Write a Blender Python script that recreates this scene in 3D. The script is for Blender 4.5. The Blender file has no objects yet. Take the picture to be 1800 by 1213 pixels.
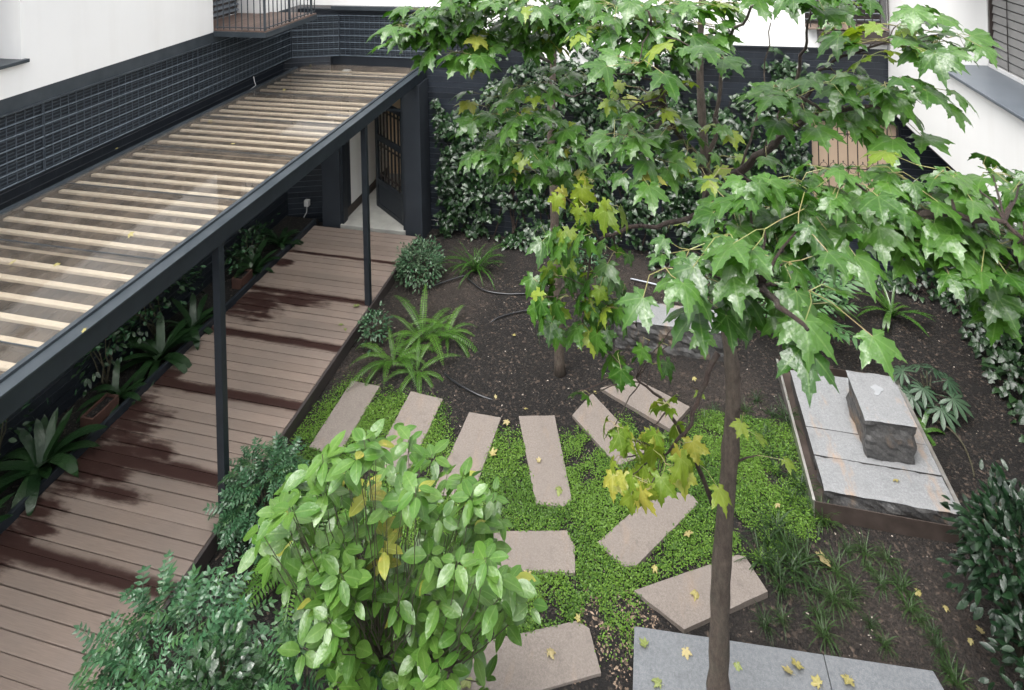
import bpy, bmesh, math, random
import numpy as np
from mathutils import Matrix, Vector, noise

random.seed(7)
rng = np.random.default_rng(7)
SC = bpy.context.scene
COL = SC.collection
PI = math.pi

# ---------------------------------------------------------------- camera
CAM_H, FPX, YAW, ROLL, PY = 5.8, 1078.3, 0.22767, 0.0254, -183.7
cam = bpy.data.cameras.new('camera')
cam.sensor_width = 36.0
cam.lens = FPX / 1800 * 36
cam.shift_y = (PY - 606.5) / 1800
cam.clip_start = 0.05
cam.clip_end = 300
cam.dof.use_dof = True
cam.dof.focus_distance = 4.6
cam.dof.aperture_fstop = 5.0
camo = bpy.data.objects.new('camera', cam)
COL.objects.link(camo)
camo.matrix_world = (Matrix.Translation((0, 0, CAM_H)) @ Matrix.Rotation(YAW, 4, 'Z')
                     @ Matrix.Rotation(PI / 2, 4, 'X') @ Matrix.Rotation(-ROLL, 4, 'Z'))
SC.camera = camo

# ---------------------------------------------------------------- light
SUN_EL, SUN_AZ = math.radians(66), math.radians(205)     # azimuth clockwise from +Y
w = bpy.data.worlds.new('World')
SC.world = w
w.use_nodes = True
nt = w.node_tree
nt.nodes.clear()
sky = nt.nodes.new('ShaderNodeTexSky')
sky.sky_type = 'NISHITA'
sky.sun_disc = False
sky.sun_elevation = SUN_EL
sky.sun_rotation = SUN_AZ
sky.dust_density = 4.0
hs = nt.nodes.new('ShaderNodeHueSaturation')
hs.inputs['Saturation'].default_value = 0.22
bg = nt.nodes.new('ShaderNodeBackground')
bg.inputs['Strength'].default_value = 0.15
wo = nt.nodes.new('ShaderNodeOutputWorld')
nt.links.new(sky.outputs[0], hs.inputs['Color'])
nt.links.new(hs.outputs[0], bg.inputs[0])
nt.links.new(bg.outputs[0], wo.inputs[0])
sl = bpy.data.lights.new('sun', 'SUN')
sl.energy = 1.0
sl.angle = math.radians(50)
sl.color = (1.0, 0.97, 0.93)
so = bpy.data.objects.new('sun', sl)
COL.objects.link(so)
sd = Vector((math.sin(SUN_AZ) * math.cos(SUN_EL), math.cos(SUN_AZ) * math.cos(SUN_EL), math.sin(SUN_EL)))
so.rotation_euler = sd.to_track_quat('Z', 'Y').to_euler()
so.location = (0, 0, 20)

vs = SC.view_settings
vs.view_transform = 'Standard'
vs.look = 'None'
vs.gamma = 1
vs.use_curve_mapping = False
vs.exposure = 1.88
SC.cycles.use_denoising = True
SC.cycles.max_bounces = 8
SC.cycles.diffuse_bounces = 3
SC.cycles.glossy_bounces = 3
SC.cycles.transparent_max_bounces = 12
SC.cycles.sample_clamp_indirect = 8
SC.cycles.use_adaptive_sampling = True
SC.cycles.adaptive_threshold = 0.025

# ---------------------------------------------------------------- helpers
def ray(px, py):
    u, v = (px - 900) / FPX, -(py - PY) / FPX
    c, s = math.cos(ROLL), math.sin(ROLL)
    u, v = u * c + v * s, -u * s + v * c
    return Vector((u * math.cos(YAW) - math.sin(YAW), u * math.sin(YAW) + math.cos(YAW), v))

def G(px, py, z):                       # the point of a level plane under a sight line
    d = ray(px, py)
    return Vector((0, 0, CAM_H)) + d * ((z - CAM_H) / d.z)

def D(px, py, w):                       # the point of a sight line at a distance in metres
    return Vector((0, 0, CAM_H)) + ray(px, py) * w

SOIL = -0.15
WL = {}                                 # world offset of every parent

class MB:
    def __init__(s):
        s.v, s.f = [], []
    def box(s, x0, x1, y0, y1, z0, z1, M=None):
        n = len(s.v)
        p = [(x0, y0, z0), (x1, y0, z0), (x1, y1, z0), (x0, y1, z0), (x0, y0, z1), (x1, y0, z1), (x1, y1, z1), (x0, y1, z1)]
        if M:
            p = [tuple(M @ Vector(q)) for q in p]
        s.v += p
        s.f += [tuple(n + i for i in q) for q in ((0, 3, 2, 1), (4, 5, 6, 7), (0, 1, 5, 4), (1, 2, 6, 5), (2, 3, 7, 6), (3, 0, 4, 7))]
        return s
    def tube(s, pts, rad, sides=8, cap=True):
        pts = [Vector(p) for p in pts]
        if not hasattr(rad, '__len__'):
            rad = [rad] * len(pts)
        n0 = len(s.v)
        ref = Vector((0.31, 0.2, 0.93))
        for i, p in enumerate(pts):
            d = (pts[min(i + 1, len(pts) - 1)] - pts[max(i - 1, 0)]).normalized()
            a = d.cross(ref)
            if a.length < 1e-3:
                a = d.cross(Vector((1, 0, 0)))
            a.normalize()
            b = d.cross(a)
            for k in range(sides):
                t = 2 * PI * k / sides
                s.v.append(tuple(p + (a * math.cos(t) + b * math.sin(t)) * rad[i]))
        for i in range(len(pts) - 1):
            for k in range(sides):
                k2 = (k + 1) % sides
                s.f.append((n0 + i * sides + k, n0 + i * sides + k2, n0 + (i + 1) * sides + k2, n0 + (i + 1) * sides + k))
        if cap:
            s.f.append(tuple(n0 + k for k in range(sides))[::-1])
            s.f.append(tuple(n0 + (len(pts) - 1) * sides + k for k in range(sides)))
        return s
    def prism(s, poly, z0, z1):
        n, m = len(s.v), len(poly)
        s.v += [(p[0], p[1], z0) for p in poly] + [(p[0], p[1], z1) for p in poly]
        s.f.append(tuple(n + i for i in range(m))[::-1])
        s.f.append(tuple(n + m + i for i in range(m)))
        for i in range(m):
            j = (i + 1) % m
            s.f.append((n + i, n + j, n + m + j, n + m + i))
        return s
    def mesh(s, name, off=(0, 0, 0), smooth=False, bevel=0, seg=2):
        me = bpy.data.meshes.new(name)
        off = Vector(off)
        me.from_pydata([tuple(Vector(p) - off) for p in s.v], [], s.f)
        bm = bmesh.new()
        bm.from_mesh(me)
        bmesh.ops.recalc_face_normals(bm, faces=bm.faces)
        if bevel:
            bmesh.ops.bevel(bm, geom=list(bm.edges), offset=bevel, segments=seg, profile=0.6, affect='EDGES', clamp_overlap=True)
        bm.to_mesh(me)
        bm.free()
        if smooth:
            me.shade_smooth()
        return me

def tag(o, label=None, cat=None, group=None, kind=None):
    for k, v in (('label', label), ('category', cat), ('group', group), ('kind', kind)):
        if v:
            o[k] = v
    return o

def link(name, data, parent=None, loc=(0, 0, 0), mat=None):
    o = bpy.data.objects.new(name, data)
    COL.objects.link(o)
    o.location = loc
    if parent is not None:
        o.parent = parent
        WL[o.name] = WL[parent.name] + Vector(loc)
    else:
        WL[o.name] = Vector(loc)
    if mat and data is not None and not data.materials:
        data.materials.append(mat)
    return o

def thing(name, label, cat, loc=(0, 0, 0), group=None):
    return tag(link(name, None, None, loc), label, cat, group)

def part(name, mb, mat, parent, bevel=0, smooth=False, kind=None, label=None, seg=2):
    """one mesh in world coordinates, made a child of parent"""
    me = mb.mesh(name, WL[parent.name], smooth, bevel, seg)
    return tag(link(name, me, parent, (0, 0, 0), mat), label=label, kind=kind)

def solo(name, mb, mat, label=None, cat=None, group=None, kind=None, loc=(0, 0, 0), bevel=0, smooth=False):
    me = mb.mesh(name, loc, smooth, bevel)
    return tag(link(name, me, None, loc, mat), label, cat, group, kind)

# ---------------------------------------------------------------- materials
def new_mat(name):
    m = bpy.data.materials.new(name)
    m.use_nodes = True
    t = m.node_tree
    b = t.nodes['Principled BSDF']
    return m, t, b

def nd(t, typ, **kw):
    n = t.nodes.new(typ)
    for k, v in kw.items():
        if k in n.inputs.keys():
            n.inputs[k].default_value = v
        else:
            setattr(n, k, v)
    return n

def mixc(t, fac, a, b, blend='MIX'):
    n = t.nodes.new('ShaderNodeMix')
    n.data_type = 'RGBA'
    n.blend_type = blend
    for s, i in ((fac, 0), (a, 6), (b, 7)):
        if hasattr(s, 'links'):
            t.links.new(s, n.inputs[i])
        elif i == 0:
            n.inputs[0].default_value = s
        else:
            n.inputs[i].default_value = (*s, 1)
    return n.outputs[2]

def ramp(t, src, stops):
    n = t.nodes.new('ShaderNodeValToRGB')
    e = n.color_ramp.elements
    while len(e) < len(stops):
        e.new(0.5)
    for i, (p, c) in enumerate(stops):
        e[i].position = p
        e[i].color = (c, c, c, 1) if not hasattr(c, '__len__') else (*c, 1)
    t.links.new(src, n.inputs[0])
    return n.outputs[0]

def math_n(t, op, a, b=None, clamp=False):
    n = t.nodes.new('ShaderNodeMath')
    n.operation = op
    n.use_clamp = clamp
    for i, s in enumerate((a, b)):
        if s is None:
            continue
        if hasattr(s, 'links'):
            t.links.new(s, n.inputs[i])
        else:
            n.inputs[i].default_value = s
    return n.outputs[0]

def tex(t, scale, detail=4, rough=0.55, coords='pos', stretch=None, dist=0.0):
    n = nd(t, 'ShaderNodeTexNoise', Scale=scale, Detail=detail, Roughness=rough, Distortion=dist)
    if coords == 'pos':
        c = t.nodes.new('ShaderNodeNewGeometry').outputs['Position']
    else:
        c = t.nodes.new('ShaderNodeTexCoord').outputs['Object']
    if stretch:
        mp = t.nodes.new('ShaderNodeMapping')
        mp.inputs['Scale'].default_value = stretch
        t.links.new(c, mp.inputs[0])
        c = mp.outputs[0]
    t.links.new(c, n.inputs['Vector'])
    return n.outputs['Fac']

def bump(t, b, src, strength, dist=0.01):
    n = nd(t, 'ShaderNodeBump', Strength=strength, Distance=dist)
    t.links.new(src, n.inputs['Height'])
    t.links.new(n.outputs[0], b.inputs['Normal'])

def simple(name, c1, c2, scale, rough=0.6, bscale=None, bstr=0.3, bdist=0.01, metal=0, r2=None, stretch=None, obj_rand=0.0, coords='pos'):
    m, t, b = new_mat(name)
    f = ramp(t, tex(t, scale, stretch=stretch, coords=coords), [(0.3, 0.0), (0.7, 1.0)])
    col = mixc(t, f, c1, c2)
    if obj_rand:
        r = t.nodes.new('ShaderNodeObjectInfo').outputs['Random']
        v = math_n(t, 'ADD', math_n(t, 'MULTIPLY', r, obj_rand), 1 - obj_rand / 2)
        h = nd(t, 'ShaderNodeHueSaturation')
        t.links.new(v, h.inputs['Value'])
        t.links.new(col, h.inputs['Color'])
        col = h.outputs[0]
    t.links.new(col, b.inputs['Base Color'])
    b.inputs['Roughness'].default_value = rough
    if r2 is not None:
        rr = math_n(t, 'ADD', math_n(t, 'MULTIPLY', tex(t, scale * 2.3), r2 - rough), rough)
        t.links.new(rr, b.inputs['Roughness'])
    b.inputs['Metallic'].default_value = metal
    if bscale:
        bump(t, b, tex(t, bscale, 5, 0.6, stretch=stretch, coords=coords), bstr, bdist)
    return m

MAT = {}
def stucco(name, c):
    m, t, b = new_mat(name)
    big = ramp(t, tex(t, 0.9, 5, 0.6), [(0.3, 0.0), (0.75, 1.0)])
    streak = ramp(t, tex(t, 2.2, 4, 0.6, stretch=(1.6, 1.6, 0.12)), [(0.5, 0.0), (0.85, 1.0)])
    col = mixc(t, big, c, tuple(v * 0.94 for v in c))
    col = mixc(t, math_n(t, 'MULTIPLY', streak, 0.22), col, (0.55, 0.52, 0.47))
    t.links.new(col, b.inputs['Base Color'])
    b.inputs['Roughness'].default_value = 0.9
    bump(t, b, tex(t, 130, 4, 0.6), 0.35, 0.004)
    return m
MAT['white'] = stucco('white_stucco', (0.77, 0.765, 0.75))
MAT['hallwhite'] = simple('hall_paint', (0.78, 0.77, 0.74), (0.74, 0.73, 0.70), 2, 0.7)
MAT['tan'] = simple('tan_plaster', (0.78, 0.62, 0.42), (0.72, 0.56, 0.37), 3, 0.7)
MAT['blind'] = simple('tan_blind', (0.50, 0.37, 0.27), (0.44, 0.33, 0.24), 1.5, 0.8, 60, 0.2, 0.003)
MAT['navy'] = simple('dark_slate_paint', (0.0095, 0.0135, 0.019), (0.0145, 0.020, 0.027), 6, 0.42, 40, 0.12, 0.003, r2=0.62)
MAT['navyflat'] = simple('dark_slate_render', (0.016, 0.021, 0.029), (0.022, 0.028, 0.037), 3, 0.7, 90, 0.25, 0.003)
MAT['mesh_back'] = simple('mesh_backing', (0.008, 0.013, 0.020), (0.016, 0.024, 0.034), 14, 0.6, 60, 0.3, 0.004)
MAT['wire'] = simple('galvanised_wire', (0.19, 0.23, 0.27), (0.11, 0.135, 0.16), 18, 0.45, metal=0.4)
MAT['wiredark'] = simple('painted_wire', (0.038, 0.05, 0.064), (0.06, 0.074, 0.09), 18, 0.5, metal=0.2)
MAT['flash'] = simple('grey_flashing', (0.034, 0.044, 0.053), (0.055, 0.066, 0.076), 5, 0.42, 30, 0.15, 0.003, metal=0.3)
MAT['steel'] = simple('steel_edge', (0.62, 0.61, 0.59), (0.40, 0.37, 0.33), 9, 0.3, 30, 0.1, 0.003, metal=0.75)
MAT['corten'] = simple('wet_steel_panel', (0.085, 0.066, 0.057), (0.045, 0.034, 0.029), 7, 0.42, 50, 0.2, 0.003, metal=0.35)
MAT['iron'] = simple('wrought_iron', (0.012, 0.012, 0.014), (0.03, 0.022, 0.018), 20, 0.5, 60, 0.2, 0.003)
MAT['shutter'] = simple('grey_shutter', (0.13, 0.15, 0.17), (0.17, 0.185, 0.20), 4, 0.5)
MAT['shutterbrown'] = simple('brown_grey_shutter', (0.15, 0.148, 0.142), (0.19, 0.186, 0.18), 4, 0.55, 60, 0.1, 0.002)
MAT['frame'] = simple('dark_bronze', (0.035, 0.026, 0.023), (0.05, 0.04, 0.035), 8, 0.45)
MAT['concrete'] = simple('threshold_concrete', (0.42, 0.41, 0.38), (0.33, 0.32, 0.30), 5, 0.75, 60, 0.3, 0.004)
MAT['terracotta'] = simple('terracotta', (0.075, 0.033, 0.024), (0.05, 0.024, 0.018), 9, 0.7, 60, 0.3, 0.004)
MAT['tileledge'] = simple('ledge_tile', (0.17, 0.125, 0.10), (0.12, 0.088, 0.07), 8, 0.6, 40, 0.2, 0.003, obj_rand=0.3)
MAT['rubber'] = simple('black_hose', (0.012, 0.013, 0.015), (0.02, 0.021, 0.024), 30, 0.32)
MAT['pipe'] = simple('grey_pipe', (0.34, 0.36, 0.39), (0.25, 0.27, 0.30), 12, 0.4, metal=0.3)
MAT['plasticwhite'] = simple('white_plastic', (0.55, 0.55, 0.54), (0.48, 0.48, 0.47), 10, 0.5)
MAT['joint'] = simple('tile_joint', (0.13, 0.14, 0.155), (0.075, 0.085, 0.10), 4, 0.8)
MAT['soilrock'] = None

def brick_course():
    m, t, b = new_mat('dark_tile_course')
    pos = t.nodes.new('ShaderNodeNewGeometry').outputs['Position']
    sx = t.nodes.new('ShaderNodeSeparateXYZ')
    t.links.new(pos, sx.inputs[0])
    oi = t.nodes.new('ShaderNodeObjectInfo').outputs['Random']
    along = math_n(t, 'ADD', math_n(t, 'ADD', sx.outputs[0], sx.outputs[1]), math_n(t, 'MULTIPLY', oi, 0.3))
    fr = math_n(t, 'FRACT', math_n(t, 'DIVIDE', along, 0.30))
    jn = math_n(t, 'LESS_THAN', fr, 0.035)
    f = ramp(t, tex(t, 7, 4), [(0.3, 0.0), (0.7, 1.0)])
    col = mixc(t, f, (0.010, 0.0135, 0.0195), (0.017, 0.0215, 0.029))
    v = math_n(t, 'ADD', math_n(t, 'MULTIPLY', oi, 0.5), 0.75)
    h = nd(t, 'ShaderNodeHueSaturation')
    t.links.new(v, h.inputs['Value'])
    t.links.new(col, h.inputs['Color'])
    col = mixc(t, math_n(t, 'MULTIPLY', jn, 0.6), h.outputs[0], (0.032, 0.038, 0.046))
    t.links.new(col, b.inputs['Base Color'])
    b.inputs['Roughness'].default_value = 0.42
    bump(t, b, tex(t, 45, 4), 0.25, 0.004)
    return m
MAT['course'] = brick_course()

def granite(name, ca, cb, rust=0.0, wet=0.0, rough=0.62):
    m, t, b = new_mat(name)
    n1 = ramp(t, tex(t, 55, 4, 0.75), [(0.38, 0.0), (0.62, 1.0)])
    n2 = ramp(t, tex(t, 150, 2, 0.6), [(0.42, 0.0), (0.6, 1.0)])
    n3 = ramp(t, tex(t, 2.5, 5, 0.6), [(0.3, 0.0), (0.7, 1.0)])
    col = mixc(t, n1, ca, cb)
    col = mixc(t, math_n(t, 'MULTIPLY', n2, 0.35), col, tuple(v * 0.45 for v in ca))
    col = mixc(t, math_n(t, 'MULTIPLY', n3, 0.6), col, tuple(v * 0.66 for v in cb))
    n4 = ramp(t, tex(t, 9, 6, 0.7), [(0.54, 0.0), (0.70, 1.0)])
    col = mixc(t, math_n(t, 'MULTIPLY', n4, 0.4), col, tuple(v * 0.55 for v in ca))
    if rust:
        rs = ramp(t, tex(t, 3.2, 5, 0.65, stretch=(1.8, 0.6, 1)), [(0.55, 0.0), (0.72, 1.0)])
        col = mixc(t, math_n(t, 'MULTIPLY', rs, rust), col, (0.33, 0.20, 0.10))
    t.links.new(col, b.inputs['Base Color'])
    rr = math_n(t, 'ADD', math_n(t, 'MULTIPLY', tex(t, 3, 4), 0.35), rough - 0.2)
    t.links.new(rr, b.inputs['Roughness'])
    bump(t, b, tex(t, 110, 5, 0.7), 0.35, 0.004)
    return m
MAT['granite'] = granite('grey_granite', (0.165, 0.172, 0.178), (0.26, 0.265, 0.27), 0.6)
MAT['granite_slab'] = granite('wet_grey_granite', (0.098, 0.108, 0.118), (0.180, 0.188, 0.198), 0.0, rough=0.5)
MAT['rockface'] = granite('split_dark_rock', (0.018, 0.019, 0.022), (0.105, 0.102, 0.098), 0.35, rough=0.5)
MAT['paver'] = granite('beige_sandstone_paver', (0.150, 0.127, 0.110), (0.228, 0.196, 0.172), 0.18, rough=0.75)

def wood_slat():
    m, t, b = new_mat('pale_pine')
    g = ramp(t, tex(t, 6, 5, 0.6, stretch=(0.5, 14, 14)), [(0.3, 0.0), (0.7, 1.0)])
    col = mixc(t, g, (0.74, 0.61, 0.50), (0.66, 0.53, 0.42))
    t.links.new(col, b.inputs['Base Color'])
    b.inputs['Roughness'].default_value = 0.65
    return m
MAT['pine'] = wood_slat()

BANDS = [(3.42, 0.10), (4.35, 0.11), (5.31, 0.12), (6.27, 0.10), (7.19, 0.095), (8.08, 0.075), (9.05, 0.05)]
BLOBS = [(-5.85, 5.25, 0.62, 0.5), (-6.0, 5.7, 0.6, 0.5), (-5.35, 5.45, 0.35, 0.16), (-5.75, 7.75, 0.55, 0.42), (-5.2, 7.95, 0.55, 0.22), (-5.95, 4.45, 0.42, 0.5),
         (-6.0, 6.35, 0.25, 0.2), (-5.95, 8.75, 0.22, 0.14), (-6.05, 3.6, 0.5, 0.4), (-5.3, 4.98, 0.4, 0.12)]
def deck_mat():
    m, t, b = new_mat('composite_deck_board')
    geo = t.nodes.new('ShaderNodeNewGeometry').outputs['Position']
    s = t.nodes.new('ShaderNodeSeparateXYZ')
    t.links.new(geo, s.inputs[0])
    X, Y = s.outputs[0], s.outputs[1]
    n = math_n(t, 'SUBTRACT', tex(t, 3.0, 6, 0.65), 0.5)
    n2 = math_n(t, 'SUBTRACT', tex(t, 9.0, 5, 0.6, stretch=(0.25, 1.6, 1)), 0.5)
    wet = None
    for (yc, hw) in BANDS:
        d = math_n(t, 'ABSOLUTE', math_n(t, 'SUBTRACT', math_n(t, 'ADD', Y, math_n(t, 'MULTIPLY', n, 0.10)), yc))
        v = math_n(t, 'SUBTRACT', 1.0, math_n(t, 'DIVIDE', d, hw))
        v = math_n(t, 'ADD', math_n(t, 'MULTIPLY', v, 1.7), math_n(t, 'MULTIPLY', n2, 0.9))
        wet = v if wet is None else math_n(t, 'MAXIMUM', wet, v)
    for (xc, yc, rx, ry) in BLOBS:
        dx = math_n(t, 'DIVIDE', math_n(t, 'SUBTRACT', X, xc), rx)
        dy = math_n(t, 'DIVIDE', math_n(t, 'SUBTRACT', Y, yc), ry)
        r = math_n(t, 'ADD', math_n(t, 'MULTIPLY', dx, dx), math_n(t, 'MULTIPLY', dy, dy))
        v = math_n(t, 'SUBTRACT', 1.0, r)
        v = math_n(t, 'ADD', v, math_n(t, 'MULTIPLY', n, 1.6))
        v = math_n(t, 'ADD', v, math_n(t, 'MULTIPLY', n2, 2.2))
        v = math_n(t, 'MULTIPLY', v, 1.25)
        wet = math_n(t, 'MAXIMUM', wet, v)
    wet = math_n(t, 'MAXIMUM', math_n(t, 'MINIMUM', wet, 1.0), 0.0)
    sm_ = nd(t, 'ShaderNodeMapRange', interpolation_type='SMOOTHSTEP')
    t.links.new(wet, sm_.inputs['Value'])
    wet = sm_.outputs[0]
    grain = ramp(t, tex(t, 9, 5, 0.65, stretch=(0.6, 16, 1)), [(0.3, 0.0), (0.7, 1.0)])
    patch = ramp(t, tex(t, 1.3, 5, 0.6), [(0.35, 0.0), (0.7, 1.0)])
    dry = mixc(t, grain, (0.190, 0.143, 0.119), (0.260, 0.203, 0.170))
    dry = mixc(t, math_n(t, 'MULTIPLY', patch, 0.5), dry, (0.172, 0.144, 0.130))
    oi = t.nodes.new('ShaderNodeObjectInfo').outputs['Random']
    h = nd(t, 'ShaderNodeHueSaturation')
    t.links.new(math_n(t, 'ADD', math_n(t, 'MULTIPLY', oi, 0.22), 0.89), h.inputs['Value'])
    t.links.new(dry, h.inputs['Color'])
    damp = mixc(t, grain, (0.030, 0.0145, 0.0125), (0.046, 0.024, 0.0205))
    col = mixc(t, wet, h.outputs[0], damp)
    t.links.new(col, b.inputs['Base Color'])
    rr = math_n(t, 'SUBTRACT', 0.46, math_n(t, 'MULTIPLY', wet, 0.14))
    t.links.new(rr, b.inputs['Roughness'])
    bump(t, b, tex(t, 20, 4, 0.6, stretch=(0.4, 12, 1)), 0.2, 0.003)
    return m
MAT['deck'] = deck_mat()
MAT['deckedge'] = simple('deck_fascia', (0.035, 0.03, 0.03), (0.055, 0.045, 0.042), 7, 0.5)
MAT['balcwood'] = simple('balcony_board', (0.085, 0.056, 0.044), (0.125, 0.085, 0.068), 6, 0.55, 30, 0.2, 0.003, stretch=(1, 0.2, 1), obj_rand=0.3)

def glass_mat():
    m, t, b = new_mat('clear_glass')
    t.nodes.remove(b)
    tr = nd(t, 'ShaderNodeBsdfTransparent')
    tr.inputs[0].default_value = (0.90, 0.915, 0.90, 1)
    gl = nd(t, 'ShaderNodeBsdfGlossy', Roughness=0.03)
    gl.inputs[0].default_value = (0.95, 0.97, 1, 1)
    lwt = nd(t, 'ShaderNodeLayerWeight', Blend=0.5)
    sch = math_n(t, 'ADD', math_n(t, 'MULTIPLY', math_n(t, 'POWER', lwt.outputs['Facing'], 5.0), 0.9), 0.055)
    df = nd(t, 'ShaderNodeBsdfDiffuse')
    df.inputs[0].default_value = (0.36, 0.29, 0.23, 1)
    mx = t.nodes.new('ShaderNodeMixShader')
    t.links.new(sch, mx.inputs[0])
    t.links.new(tr.outputs[0], mx.inputs[1])
    t.links.new(gl.outputs[0], mx.inputs[2])
    refl_veil = ramp(t, tex(t, 4, 6, 0.7), [(0.40, 0.06), (0.75, 0.18)])  # brown diffuse veil painted in for reflected light, brightens the gaps between slats
    m2 = t.nodes.new('ShaderNodeMixShader')
    t.links.new(refl_veil, m2.inputs[0])
    t.links.new(mx.outputs[0], m2.inputs[1])
    t.links.new(df.outputs[0], m2.inputs[2])
    t.links.new(m2.outputs[0], t.nodes['Material Output'].inputs[0])
    bn = nd(t, 'ShaderNodeBump', Strength=0.06, Distance=0.01)
    t.links.new(tex(t, 12, 3), bn.inputs['Height'])
    t.links.new(bn.outputs[0], gl.inputs['Normal'])
    return m
MAT['glass'] = glass_mat()

def soil_mat():
    m, t, b = new_mat('damp_soil')
    big = ramp(t, tex(t, 0.75, 5, 0.6, dist=0.4), [(0.38, 0.0), (0.66, 1.0)])
    geo = t.nodes.new('ShaderNodeSeparateXYZ')
    t.links.new(t.nodes.new('ShaderNodeNewGeometry').outputs['Position'], geo.inputs[0])
    dry = None
    for (xc, yc, rx, ry) in ((2.0, 5.5, 1.5, 0.9), (0.5, 7.6, 0.9, 0.6), (0.9, 6.9, 0.6, 0.6), (-3.3, 8.6, 0.9, 1.6), (-0.4, 9.6, 1.6, 0.5), (-3.7, 7.3, 0.5, 0.7)):
        dx = math_n(t, 'DIVIDE', math_n(t, 'SUBTRACT', geo.outputs[0], xc), rx)
        dy = math_n(t, 'DIVIDE', math_n(t, 'SUBTRACT', geo.outputs[1], yc), ry)
        v = math_n(t, 'SUBTRACT', 1.2, math_n(t, 'ADD', math_n(t, 'MULTIPLY', dx, dx), math_n(t, 'MULTIPLY', dy, dy)))
        dry = v if dry is None else math_n(t, 'MAXIMUM', dry, v)
    big = math_n(t, 'ADD', math_n(t, 'MULTIPLY', dry, 0.8), math_n(t, 'MULTIPLY', math_n(t, 'SUBTRACT', tex(t, 2.2, 6, 0.65), 0.5), 2.2))
    big = math_n(t, 'MAXIMUM', math_n(t, 'MINIMUM', big, 1.0), 0.0)
    mid = ramp(t, tex(t, 11, 6, 0.7), [(0.36, 0.0), (0.66, 1.0)])
    fine = ramp(t, tex(t, 42, 6, 0.8), [(0.40, 0.0), (0.62, 1.0)])
    vo = nd(t, 'ShaderNodeTexVoronoi', Scale=55.0)
    t.links.new(t.nodes.new('ShaderNodeNewGeometry').outputs['Position'], vo.inputs['Vector'])
    cl = t.nodes.new('ShaderNodeSeparateColor')
    t.links.new(vo.outputs['Color'], cl.inputs[0])
    spk = ramp(t, cl.outputs[0], [(0.88, 0.0), (0.93, 1.0)])
    dark = mixc(t, fine, (0.0025, 0.0019, 0.0017), (0.012, 0.0088, 0.0072))
    lite = mixc(t, fine, (0.012, 0.0088, 0.0070), (0.086, 0.065, 0.052))
    col = mixc(t, big, dark, lite)
    col = mixc(t, math_n(t, 'MULTIPLY', mid, 0.4), col, (0.020, 0.0148, 0.0122))
    col = mixc(t, math_n(t, 'MULTIPLY', spk, 0.7), col, (0.075, 0.057, 0.045))
    t.links.new(col, b.inputs['Base Color'])
    b.inputs['Roughness'].default_value = 0.8
    hgt = math_n(t, 'ADD', tex(t, 30, 8, 0.8), math_n(t, 'MULTIPLY', vo.outputs['Distance'], -0.6))
    bump(t, b, hgt, 1.0, 0.07)
    return m
MAT['soil'] = soil_mat()

def bark(name, a, c, sc=14):
    m, t, b = new_mat(name)
    n = ramp(t, tex(t, sc, 7, 0.75, stretch=(2.2, 2.2, 1.1)), [(0.34, 0.0), (0.66, 1.0)])
    n2 = ramp(t, tex(t, 7, 5, 0.65), [(0.48, 0.0), (0.66, 1.0)])
    col = mixc(t, n, a, c)
    col = mixc(t, math_n(t, 'MULTIPLY', n2, 0.35), col, (0.10, 0.10, 0.075))
    t.links.new(col, b.inputs['Base Color'])
    b.inputs['Roughness'].default_value = 0.7
    bump(t, b, tex(t, 38, 7, 0.8, stretch=(1.4, 1.4, 0.4)), 1.0, 0.035)
    return m
MAT['bark'] = bark('maple_bark', (0.055, 0.041, 0.032), (0.150, 0.117, 0.093))
MAT['barkdark'] = bark('dark_wet_bark', (0.022, 0.013, 0.011), (0.070, 0.042, 0.033))
MAT['stem'] = bark('green_brown_stem', (0.05, 0.05, 0.025), (0.10, 0.085, 0.05))

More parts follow.
